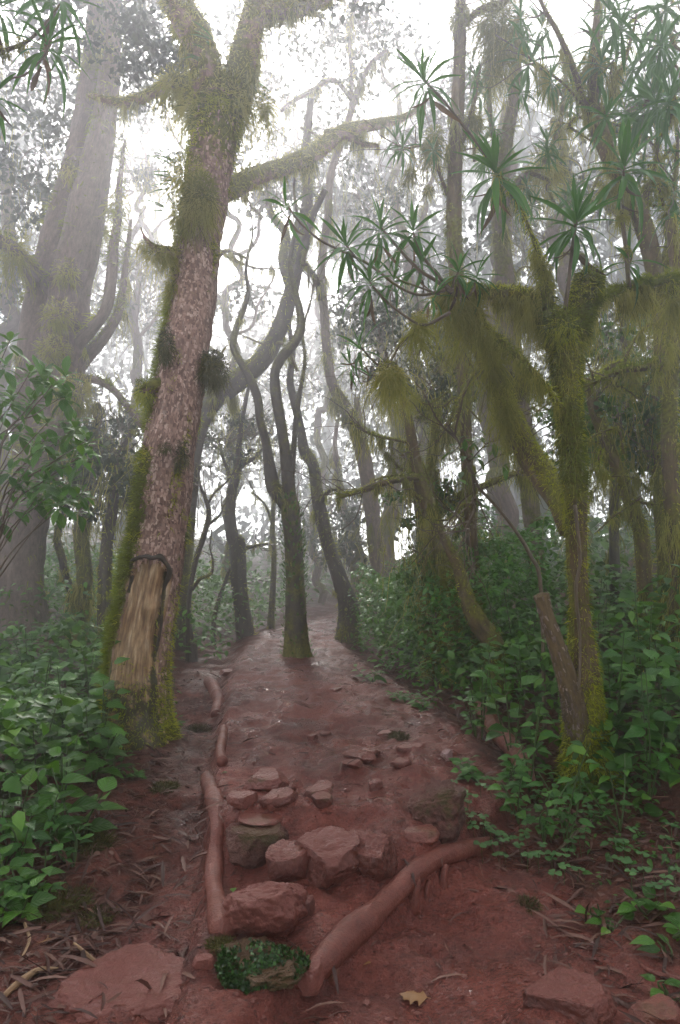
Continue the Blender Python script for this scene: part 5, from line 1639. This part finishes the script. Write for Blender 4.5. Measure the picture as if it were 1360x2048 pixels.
LG = 'leafy herbs along the left of the trail'
for row in [
    ('tall broad leaved herb with toothed leaves close against the peeled tree foot', 232, 1240, 5.6, 12, .15, 'TOOTH'),
    ('herb with big jagged pale leaves beside the peeled trunk', 205, 1325, 5.0, 14, .17, 'TOOTH'),
    ('bushy toothed herb one step left of the jagged leaved herb', 140, 1330, 5.0, 18, .15, 'TOOTH'),
    ('tall shiny herb in front of the thickest dark trunk row', 180, 1290, 6.0, 18, .13, 'HERB'),
    ('dense toothed herb under the leafy shrub at the left edge', 40, 1330, 4.8, 18, .15, 'TOOTH'),
    ('shiny pointed herb between the leafy shrub and the thick trunks', 90, 1300, 5.6, 18, .13, 'HERB'),
    ('broad herb spreading maple shaped leaves at middle height on the left', 85, 1395, 4.3, 18, .16, 'TOOTH'),
    ('large leaved herb reaching toward the peeled trunk with bright leaves', 190, 1405, 4.5, 18, .17, 'TOOTH'),
    ('herb with overlapping oval leaves touching the trunk moss', 228, 1455, 4.9, 14, .11, 'BROAD'),
    ('bright pointed herb in the middle of the left bushes', 130, 1480, 3.9, 18, .13, 'BROAD'),
    ('herb holding two very large drooping leaves above the trail edge', 165, 1530, 3.7, 16, .17, 'BROAD'),
    ('pale pointed herb at the left edge above the dark gap', 30, 1540, 3.5, 16, .14, 'BROAD'),
    ('dark glossy herb low at the left edge below the pale pointed one', 40, 1620, 3.3, 16, .10, 'HERB'),
    ('narrow leaved herb over the red trail edge below the trunk', 225, 1500, 4.5, 18, .09, 'HERB'),
    ('small round leaved herb creeping on the trail side by the trunk foot', 275, 1560, 4.6, 18, .06, 'ELLIP'),
    ('sprawling small leaved herb over the bare brown moss patch', 150, 1650, 3.4, 20, .07, 'ELLIP'),
    ('low bright herb near the pale knobbly stick', 50, 1700, 3.1, 22, .09, 'BROAD'),
    ('lowest herb of the left edge with soft rounded leaves', 20, 1765, 2.95, 16, .10, 'BROAD'),
    ('herb with pointed drooping leaves hanging over the moss patch', 105, 1590, 3.5, 16, .11, 'HERB'),
    ('slender herb standing right of the lowest bright herb', 90, 1745, 3.1, 14, .08, 'HERB'),
    ('dim herb in the far left undergrowth beneath the giant tree', 60, 1250, 7.0, 18, .14, 'HERB'),
    ('dim herb in the undergrowth beside the mossy leaning trunk', 230, 1300, 6.6, 18, .12, 'HERB'),
]:
    lab, px, py, d, n, sz, kd = row
    herb(lab, px, py, d, None, n + 6, sz, kd, 'broad' if kd in ('TOOTH', 'BROAD') else 'herb', group=LG, spread=.2 if d > 3.6 else .13)
# small plant right of the peeled trunk
herb('fern like little plant at the right foot of the peeled tree', 350, 1440, 6.0, None, 18, .10, 'ELLIP', 'herb', group=LG, spread=.12)
herb('tiny plant hugging the right side of the peeled trunk base', 345, 1330, 6.6, None, 16, .08, 'ELLIP', 'herb', group=LG, spread=.08)
RG = 'leafy herbs on the right bank'
for row in [
    ('heart leaved herb standing tall left of the broken stump', 1020, 1290, 4.6, 16, .15, 'BROAD'),
    ('herb with broad pale leaves below the dark sloping trunk', 960, 1275, 5.2, 18, .14, 'BROAD'),
    ('bushy small leaved herb over the fallen pinkish branch', 950, 1370, 5.0, 24, .09, 'HERB'),
    ('large bushy herb at the path edge above the pinkish stone', 850, 1385, 5.9, 28, .10, 'HERB'),
    ('ferny small leaved herb at the path edge by the greyish stone', 800, 1400, 6.3, 26, .09, 'HERB'),
    ('dense leafy herb where the right bushes meet the upper path', 745, 1330, 7.2, 28, .11, 'HERB'),
    ('big leaved herb high on the bank right of the mossy tree', 1280, 1180, 4.6, 20, .16, 'BROAD'),
    ('tall herb at the right edge below the mossy arm', 1335, 1130, 4.8, 20, .15, 'BROAD'),
    ('heart leaved herb just right of the mossy trunk', 1220, 1260, 4.5, 16, .14, 'BROAD'),
    ('herb with wide drooping leaves at the right edge below the tall one', 1330, 1270, 4.2, 18, .16, 'BROAD'),
    ('pale leaved herb hanging over the bare red bank', 1290, 1340, 4.0, 16, .13, 'BROAD'),
    ('dark leaved herb behind the foot of the mossy tree', 1215, 1375, 4.3, 14, .14, 'BROAD'),
    ('herb with striped narrow leaves left of the mossy tree foot', 1055, 1400, 4.2, 16, .11, 'HERB'),
    ('bright herb sprouting in front of the mossy tree foot', 1125, 1470, 3.6, 9, .10, 'HERB'),
    ('leafy herb beside the fallen pinkish branch foot', 1010, 1490, 4.0, 18, .09, 'BROAD'),
    ('tangled herb between the dark mossy boulder and the fallen branch', 955, 1530, 4.1, 20, .08, 'BROAD'),
    ('mid green herb right of the tangled herb on the bank', 1035, 1545, 3.8, 20, .08, 'BROAD'),
    ('herb with soft leaves under the mossy tree left root', 1085, 1560, 3.6, 16, .07, 'BROAD'),
    ('small herb at the right foot of the mossy tree', 1235, 1520, 3.7, 14, .08, 'HERB'),
    ('dim tall herb deep in the right wood behind the mossy trunk', 1190, 1150, 6.2, 22, .15, 'BROAD'),
    ('dim herb in the wood above the broken stump', 1040, 1180, 6.2, 22, .14, 'HERB'),
    ('low trailing herb at the right edge above the dark root', 1290, 1800, 2.9, 14, .08, 'BROAD'),
    ('bright trailing herb at the right edge over the dark root', 1345, 1840, 2.75, 12, .09, 'BROAD'),
    ('dark single leaved seedling on the red bank near the dark root', 1195, 1815, 2.95, 4, .09, 'BROAD'),
    ('little dark seedling below the single leaved seedling', 1225, 1850, 2.85, 4, .07, 'BROAD'),
    ('pointed leaf sprig at the right edge below the bright trailing herb', 1335, 1905, 2.65, 4, .09, 'HERB'),
    ('tiny bright sprig in the bottom right corner', 1345, 1995, 2.4, 7, .06, 'BROAD'),
]:
    lab, px, py, d, n, sz, kd = row
    herb(lab, px, py, d, None, n + (6 if d > 3.3 else 0), sz, kd, 'broad' if (kd == 'BROAD' and d < 3.3) else 'herb', group=RG, spread=.22 if d > 3.4 else .07)


def clover(label, px, py, n, spread, size=.035, mat='clover'):
    c = G(px, py)
    t = thing('clover_patch', c, label, 'plant', 'clovers on the right bank')
    gs = Geo()
    for k in range(n):
        q = c + np.array([rng.normal() * spread, rng.normal() * spread, 0])
        q[2] = gz(q[0], q[1])
        h = rng.uniform(.03, .11)
        top = q + np.array([rng.normal() * .015, rng.normal() * .015, h])
        sw = Sweep(np.array([[*q, .0014], [*((q + top) / 2), .0013], [*top, .001]]), K=4, step=.05, rough=0, seed=k)
        V, Q, uv, mo, ii = sw.mesh()
        gs.add(V, Q)
        a0 = rng.uniform(0, 6.28)
        for j in range(3):
            a = a0 + j * 2.094
            leaf_obj(t, 'CLOVER', mat, top, (math.cos(a), math.sin(a), .12 + rng.normal() * .1), (rng.normal() * .15, -.2, 1), size * rng.uniform(.8, 1.2))
    gs.build('stem', M['green_stem'], t, 'stuff')


CLOVER = [leaf_shape([(0, .03), (.3, .28), (.62, .46), (.85, .42), (.97, .2), (.93, .02)], droop=.2, fold=.12)]
LEAF_ME[('CLOVER', 'clover')] = [mesh_data('leaf', V, [Q], M['clover'], uv) for V, Q, uv in CLOVER]
for lab, px, py, n, sp in [
    ('bright clover patch below the mossy tree left root', 1060, 1585, 12, .09), ('clover patch between the dark boulder and the tree', 1000, 1610, 12, .10),
    ('clover patch nearest the right end of the diagonal root', 1060, 1720, 13, .09), ('pale clover cluster in the middle of the bank litter', 1120, 1690, 12, .09),
    ('clover cluster left of the thin pale twig', 1150, 1640, 10, .08), ('large leaved clover below the mossy tree', 1165, 1615, 6, .05),
    ('clover cluster lowest on the litter slope', 1130, 1745, 8, .06), ('sparse clover on the red bank beyond the twig', 1245, 1700, 5, .06),
    ('tiny clover on the bare red bank at the right edge', 1335, 1700, 3, .03), ('clover cluster above the dark boulder shoulder', 945, 1640, 12, .08),
    ('clover below the dark boulder beside the root end', 960, 1690, 9, .06), ('clover at the right edge by the trailing herb', 1310, 1790, 8, .06),
    ('clover near the seedlings on the bank', 1255, 1740, 5, .05)]:
    clover(lab, px, py, n, sp)

# ---- leafy shrub at the left edge
shr_d = 4.1
sb = P(-20, 1330, shr_d)
sb[2] = gz(sb[0], sb[1])
shrub = thing('glossy_shrub', sb, 'glossy broad leaved shrub at the left edge in front of the giant tree', 'shrub')
gs = Geo()
tips = [(20, 680), (10, 730), (60, 745), (105, 770), (70, 800), (25, 800), (130, 790), (40, 860), (95, 845), (150, 855), (175, 880), (165, 910), (110, 920), (60, 930), (20, 940), (140, 960), (165, 985), (120, 1000), (70, 1000), (30, 1010), (90, 880), (5, 880), (55, 970), (100, 960)]
ns = 0
for i, (px, py) in enumerate(tips):
    dd = shr_d + rng.normal() * .18
    tip = P(px, py, dd)
    j = P(-40 + .35 * px, py + 90 + rng.uniform(0, 60), shr_d)
    k = P(-30, 1200, shr_d)
    sw = Sweep(np.array([[*k, .008], [*j, .005], [*((j + tip) / 2 + [0, 0, .02]), .0035], [*tip, .0025]]), K=6, step=.06, rough=.1, seed=i)
    gs = Geo()
    V, Q, uv, mo, ii = sw.mesh()
    gs.add(V, Q)
    gs.build('stem', M['stem'], shrub)
gs = Geo()
sw = Sweep(np.array([[*(sb + [0, 0, -.05]), .03], [*(sb * .5 + P(-30, 1200, shr_d) * .5), .02], [*P(-30, 1150, shr_d), .013]]), K=8, step=.06, rough=.1)
V, Q, uv, mo, ii = sw.mesh()
gs.add(V, Q)
gs.build('stem', M['stem'], shrub)
for i, (px, py) in enumerate(tips):
    tip = P(px, py, shr_d + rng.normal() * .15)
    for r, f in rosette_dirs((rng.normal() * .3, -.3, .9), 13, (60, -30)):
        leaf_obj(shrub, 'ELLIP', 'broad', tip - np.array([0, 0, .05 * f]), r, (0, -.3, 1), rng.uniform(.095, .155) * (.7 + .4 * f))
gl = Geo()
for k in range(22):
    tip = P(rng.uniform(-20, 165), rng.uniform(720, 1040), shr_d + .15 + rng.random() * .35)
    for r, f in rosette_dirs((rng.normal() * .3, -.3, .9), 11, (60, -30)):
        put_leaves(gl, ELLIP[int(rng.integers(3))], (tip - np.array([0, 0, .05 * f]))[None], r[None], np.array([[0, -.3, 1.]]), rng.uniform(.09, .15))
gl.build('leaves', M['broad'], shrub, 'stuff')

# ---- mass of smaller leaves filling the undergrowth
def undergrowth(name, label, region, n, hmin, hmax, size, mat, tmpls, clump=1.4, cat='undergrowth', seed=1, grow=.9):
    x = rng.uniform(region[0], region[1], n * 2)
    y = rng.uniform(region[2], region[3], n * 2)
    cl = vnoise(np.stack([x * clump, y * clump, x * 0], -1), seed)
    cx, hw = np.interp(y, CYS, CXS), np.interp(y, CYS, HWS)
    off = np.abs(x - cx) - hw
    m_ = region[4](x, y, off)
    keep = (rng.random(n * 2) < m_)
    x, y, cl, off = x[keep][:n], y[keep][:n], cl[keep][:n], off[keep][:n]
    z0 = terrain(x, y)
    top = (hmin + (hmax - hmin) * np.clip(.5 + .6 * cl, 0, 1)) * np.clip(.25 + off * grow, .12, 1)
    f = 1 - rng.random(len(x)) ** 1.7 * .95
    p = np.stack([x, y, z0 + top * f], -1)
    g = Geo()
    for k, tm in enumerate(tmpls):
        s = np.arange(len(x)) % len(tmpls) == k
        d = np.stack([rng.normal(size=s.sum()), rng.normal(size=s.sum()), rng.normal(size=s.sum()) * .35 - .05], -1)
        u = np.stack([rng.normal(size=s.sum()) * .35, -.25 + rng.normal(size=s.sum()) * .35, np.ones(s.sum())], -1)
        put_leaves(g, tm, p[s], d, u, size * (.55 + .8 * rng.random(s.sum())))
    o = g.build(name, M[mat], None, 'stuff')
    return tag(o, label, cat)


undergrowth('bushy_undergrowth', 'dense green undergrowth filling the ground left of the trail',
            (-5.5, -1.0, 2.6, 8.5, lambda x, y, o: sstep(-1.25 - .16 * (y - 2.6), -1.55 - .20 * (y - 2.6), x)), 6500, .10, .66, .12, 'shade_leaf', [HERB[0], BROAD[0], SMALL, TOOTH[1]], 1.3, seed=3)
undergrowth('bank_undergrowth', 'dense green undergrowth covering the bank right of the path',
            (.8, 6.0, 3.9, 10, lambda x, y, o: sstep(.25, .7, o) * sstep(3.4, 4.6, y + .25 * x)), 10500, .2, 1.15, .11, 'shade_leaf', [HERB[0], BROAD[1], SMALL, TOOTH[0]], 1.3, seed=5)
undergrowth('pale_bushes', 'pale green bushes in the mist beyond the bend of the path',
            (-7, 1.6, 9.5, 17, lambda x, y, o: sstep(.25, .7, o)), 8500, .4, 1.5, .12, 'bush_leaf', [SMALL, HERB[0]], .7, seed=7)
undergrowth('edge_bush', 'light green small leaved bush beside the path right of the forked tree',
            (-.2, 2.2, 6.6, 10.5, lambda x, y, o: sstep(.12, .4, o)), 11500, .55, 1.8, .085, 'bush_leaf', [SMALL, HERB[0]], .9, seed=9, grow=2.2)
undergrowth('far_undergrowth', 'hazy low growth between the distant trunks',
            (-16, 16, 12, 30, lambda x, y, o: sstep(.4, 1.2, o)), 7000, .4, 1.8, .28, 'shade_leaf', [SMALL], .5, seed=11)
undergrowth('ground_creeper', 'small creeping leaves among the litter of the bank below the mossy tree',
            (.75, 3.2, 2.2, 4.6, lambda x, y, o: sstep(.05, .3, o) * sstep(.5, .9, vnoise(np.stack([x * 2, y * 2, x * 0], -1), 3) + .75) * sstep(2.2, 3.2, y + .2)), 1500, .02, .16, .045, 'herb', [SMALL], 2.5, seed=13)

# ---- liverwort on the front of the broad slab
c0 = G(512, 1990)
dl_ = depth_of(c0)
lump = rock('mossy_clod', 'clod of earth under the front of the broad slab, covered in liverwort', 516, 1968, 185, 120, 'dark_rock', 5, 61, .9, .2, 0, 4, tall=.05, moss=.6, lift=.7, rough=.3)
V, F = ICO[5]
V = V[(V[:, 1] < .25) & (V[:, 2] > -.75)]
V = V[rng.permutation(len(V))[:2600]]
rx = 185 * dl_ / FPX / 2
lc = np.array(lump.location)
pl = lc + V * np.array([rx * .95, rx * .85, .050]) * (1 + .32 * fbm(V * 2.6, 3, 4))[:, None]
pl = pl[fbm(V * 2.6, 3, 9) > -.22]
k = len(pl)
nv = unit(pl - lc)
g = Geo()
put_leaves(g, CLOVER[0], pl + nv * .004, unit(rng.normal(size=(k, 3)) + np.array([0, 0, -.5]) + nv * .6), nv + rng.normal(size=(k, 3)) * .35, rng.uniform(.007, .017, k))
o = g.build('liverwort', M['liverwort'], None, 'stuff')
tag(o, 'mat of small round liverwort leaves below the front of the broad muddy slab', 'liverwort')
# bigger strap leaves and sticks littering the lower corners
g = Geo()
n = 1100
x = np.where(rng.random(n) < .5, rng.uniform(-2.0, -.55, n), rng.uniform(.75, 2.0, n))
y = 1.95 + 2.0 * rng.random(n) ** 1.3
p = np.stack([x, y, terrain(x, y) + .012], -1)
put_leaves(g, STRAP, p, np.stack([rng.normal(size=n), rng.normal(size=n), rng.normal(size=n) * .2 + .05], -1), np.stack([rng.normal(size=n) * .5, rng.normal(size=n) * .5, np.ones(n)], -1), .07 + .12 * rng.random(n))
tag(g.build('strap_leaf_litter', M['dead_leaf'], None, 'stuff'), 'long dead strap leaves littering both lower corners of the trail', 'leaf litter')
# moss cushions on the trail edges
for lab, pxx, pyy, r, nn in [('brown green moss cushion on the left trail below the herbs', 165, 1690, .13, 2600), ('moss cushion at the foot of the left herbs near the pale stick', 110, 1815, .13, 2400), ('small moss cushion left of the curved log', 395, 1460, .10, 1300),
                             ('small round moss cushion on the trail by the round leaved herb', 330, 1575, .08, 1200), ('little moss cushion by the greyish stone', 795, 1475, .08, 900), ('moss cushion on the litter above the bottom left slab', 195, 1835, .07, 1000), ('moss tuft beneath the end of the long log', 440, 1890, .045, 900), ('faint moss tuft in the litter below the root end', 1050, 1810, .06, 700)]:
    c = G(pxx, pyy)
    g = Geo()
    tuft(g, c, r, nn, .02, .0045, 2, -.25, .6, (1.2, 1.2, .3))
    tag(g.build('moss_cushion', M['dark_moss'], None, 'stuff'), lab, 'moss')

# ================================================================== LITTER
g = Geo()
n = 11000
x = rng.uniform(-3.4, 3.2, n)
y = rng.uniform(1.9, 9, n)
y = 1.9 + (y - 1.9) * rng.random(n) ** .5
cx, hw = np.interp(y, CYS, CXS), np.interp(y, CYS, HWS)
off = np.abs(x - cx) - hw
keep = rng.random(n) < np.clip(sstep(-.15, .35, off) * .90 + .10, 0, 1)
x, y = x[keep], y[keep]
p = np.stack([x, y, terrain(x, y) + .012], -1)
k = len(x)
put_leaves(g, STRAP, p, np.stack([rng.normal(size=k), rng.normal(size=k), rng.normal(size=k) * .22], -1), np.stack([rng.normal(size=k) * .5, rng.normal(size=k) * .3, np.ones(k)], -1), .06 + .15 * rng.random(k) ** 2)
n2 = 3000
x = rng.uniform(-3, 3.2, n2)
y = 1.9 + 7 * rng.random(n2) ** 1.6
cx, hw = np.interp(y, CYS, CXS), np.interp(y, CYS, HWS)
off = np.abs(x - cx) - hw
keep = rng.random(n2) < np.clip(sstep(-.1, .35, off), .02, 1)
x, y = x[keep], y[keep]
p = np.stack([x, y, terrain(x, y) + .01], -1)
k = len(x)
put_leaves(g, HERB[1], p, np.stack([rng.normal(size=k), rng.normal(size=k), rng.normal(size=k) * .15], -1), np.stack([rng.normal(size=k) * .4, rng.normal(size=k) * .4, np.ones(k)], -1), .03 + .05 * rng.random(k))
tag(g.build('leaf_litter', M['dead_leaf'], None, 'stuff'), 'dark fallen leaves scattered over the soil beside the path', 'leaf litter')
# twigs and rootlets
g = Geo()
n = 1800
x = rng.uniform(-3.0, 3.2, n)
y = 1.9 + 5.5 * rng.random(n) ** 1.5
cx, hw = np.interp(y, CYS, CXS), np.interp(y, CYS, HWS)
off = np.abs(x - cx) - hw
keep = rng.random(n) < np.clip(sstep(-.1, .35, off), .05, 1)
x, y = x[keep], y[keep]
p = np.stack([x, y, terrain(x, y) + .012], -1)
k = len(x)
ribbons(g, p, np.stack([rng.normal(size=k), rng.normal(size=k), rng.random(k) * .15], -1), .06 + .2 * rng.random(k) ** 2, .003 + .004 * rng.random(k), 4, .0, .12)
n = 500
x = rng.uniform(1.0, 2.6, n)
y = rng.uniform(2.0, 3.9, n)
p = np.stack([x, y, terrain(x, y) + .01], -1)
ribbons(g, p, np.stack([rng.normal(size=n), rng.normal(size=n), .3 + rng.random(n) * .4], -1), .08 + .18 * rng.random(n), .0025, 5, .25, .3)
tag(g.build('twig_litter', M['dead_leaf'], None, 'stuff'), 'thin dead twigs and rootlets strewn over the soil', 'twigs')
# crumbs of mud and gravel on the path
g = Geo()
n = 5200
y = 2.0 + 9 * rng.random(n) ** 1.5
x = np.interp(y, CYS, CXS) + rng.uniform(-1.2, 1.2, n) * np.interp(y, CYS, HWS)
z = terrain(x, y)
V, F = np.array([(1, 0, 0), (-1, 0, 0), (0, 1, 0), (0, -1, 0), (0, 0, 1), (0, 0, -1)], float), np.array([(0, 2, 4), (2, 1, 4), (1, 3, 4), (3, 0, 4)])
s = .003 + .012 * rng.random(n) ** 3
W = V[None] * s[:, None, None] * (.6 + .8 * rng.random((n, 6, 1))) * np.array([1, 1, .6]) + np.stack([x, y, z], -1)[:, None]
g.add(W.reshape(-1, 3), None, (F[None] + (np.arange(n) * 6)[:, None, None]).reshape(-1, 3), np.repeat(rng.random(n), 6))
tag(g.build('gravel', M['rock'], None, 'stuff'), 'crumbs of red mud and gravel on the trodden path', 'gravel')


def fallen_leaf(label, px, py, size, mat, tm, ang, stem=True):
    c = G(px, py)
    V, Q, uv = tm
    o = link('fallen_leaf', mesh_data('fallen_leaf', V * size, [Q], M[mat], uv))
    o.location = c + np.array([0, 0, .012])
    o.rotation_euler = (.12, -.1, ang)
    tag(o, label, 'leaf')


OAK = leaf_shape([(0, .012), (.12, .02), (.2, .16), (.3, .30), (.36, .16), (.46, .22), (.56, .34), (.62, .18), (.72, .18), (.8, .22), (.86, .10), (1, .01)], droop=.2, fold=-.25, wavy=.1)
fallen_leaf('curled yellow brown lobed leaf lying on the red mud near the bottom', 862, 2004, .12, 'yellow_leaf', OAK, 1.25)
fallen_leaf('green leaf lying on the mud beside the long log', 466, 1790, .06, 'broad', HERB[0], .1)
fallen_leaf('small yellow leaf on the path above the long log', 455, 1549, .045, 'broad', HERB[0], 1.4)
fallen_leaf('tan strap leaf on the litter above the bottom left slab', 105, 1885, .10, 'yellow_leaf', HERB[1], 1.5)
fallen_leaf('orange speck of a leaf at the end of the diagonal root', 921, 1690, .05, 'yellow_leaf', HERB[1], 1.9)
fallen_leaf('little tan leaf below the diagonal root on the mud', 742, 1932, .045, 'yellow_leaf', HERB[1], 1.5)

# ================================================================== THE WOOD BEYOND, AND THE MIST
g = Geo()
for k in range(520):
    a = rng.uniform(-.62, .62)
    d = rng.uniform(24, 60)
    xx, yy = d * math.sin(a), d * math.cos(a)
    zz = d * (.03 + .72 * rng.random() ** .75)
    if math.hypot(math.degrees(a) + 10, math.degrees(math.atan2(zz, d)) - 29) < 6.5:
        continue
    cloud(g, (xx, yy, zz), rng.uniform(1.8, 3.6) * d / 34, 150, .011 * d, clumps=8)
for k in range(45):
    a = rng.uniform(-.62, .62)
    d = rng.uniform(23, 60)
    xx, yy = d * math.sin(a), d * math.cos(a)
    r = rng.uniform(.12, .35)
    sw = Sweep([[xx, yy, gz(xx, yy) - .3, r * 1.2], [xx + rng.normal() * .4, yy, 5, r], [xx + rng.normal() * .9, yy, 10, r * .8], [xx + rng.normal() * 1.5, yy, 22, r * .4]], K=7, step=.8, rough=.1, seed=k, wob=.6)
    V, Q, uv, mo, ii = sw.mesh()
    g.add(V, Q, None, .1)
tag(g.build('distant_wood', M['crown_leaf'], None, 'stuff'), 'far wood of trunks and leaf masses almost lost in the mist', 'wood')

hv = np.array([(-62, -46, -4), (62, -46, -4), (62, 72, -4), (-62, 72, -4), (-62, -46, 47), (62, -46, 47), (62, 72, 47), (-62, 72, 47)], float)
hm = bpy.data.materials.new('mist')
hm.use_nodes = True
nt = hm.node_tree
nt.nodes.clear()
out = nt.nodes.new('ShaderNodeOutputMaterial')
pv = nt.nodes.new('ShaderNodeVolumePrincipled')
pv.inputs['Color'].default_value = (.940, .948, .988, 1)
pv.inputs['Density'].default_value = HAZE_DENSITY
pv.inputs['Anisotropy'].default_value = .83
nt.links.new(pv.outputs[0], out.inputs['Volume'])
hz = link('haze', mesh_data('haze', hv, [np.array([(3, 2, 1, 0), (4, 5, 6, 7), (0, 1, 5, 4), (1, 2, 6, 5), (2, 3, 7, 6), (3, 0, 4, 7)])], hm, smooth=False))
hz['kind'] = 'stuff'
tag(hz, 'pale morning mist filling the whole wood', 'mist')
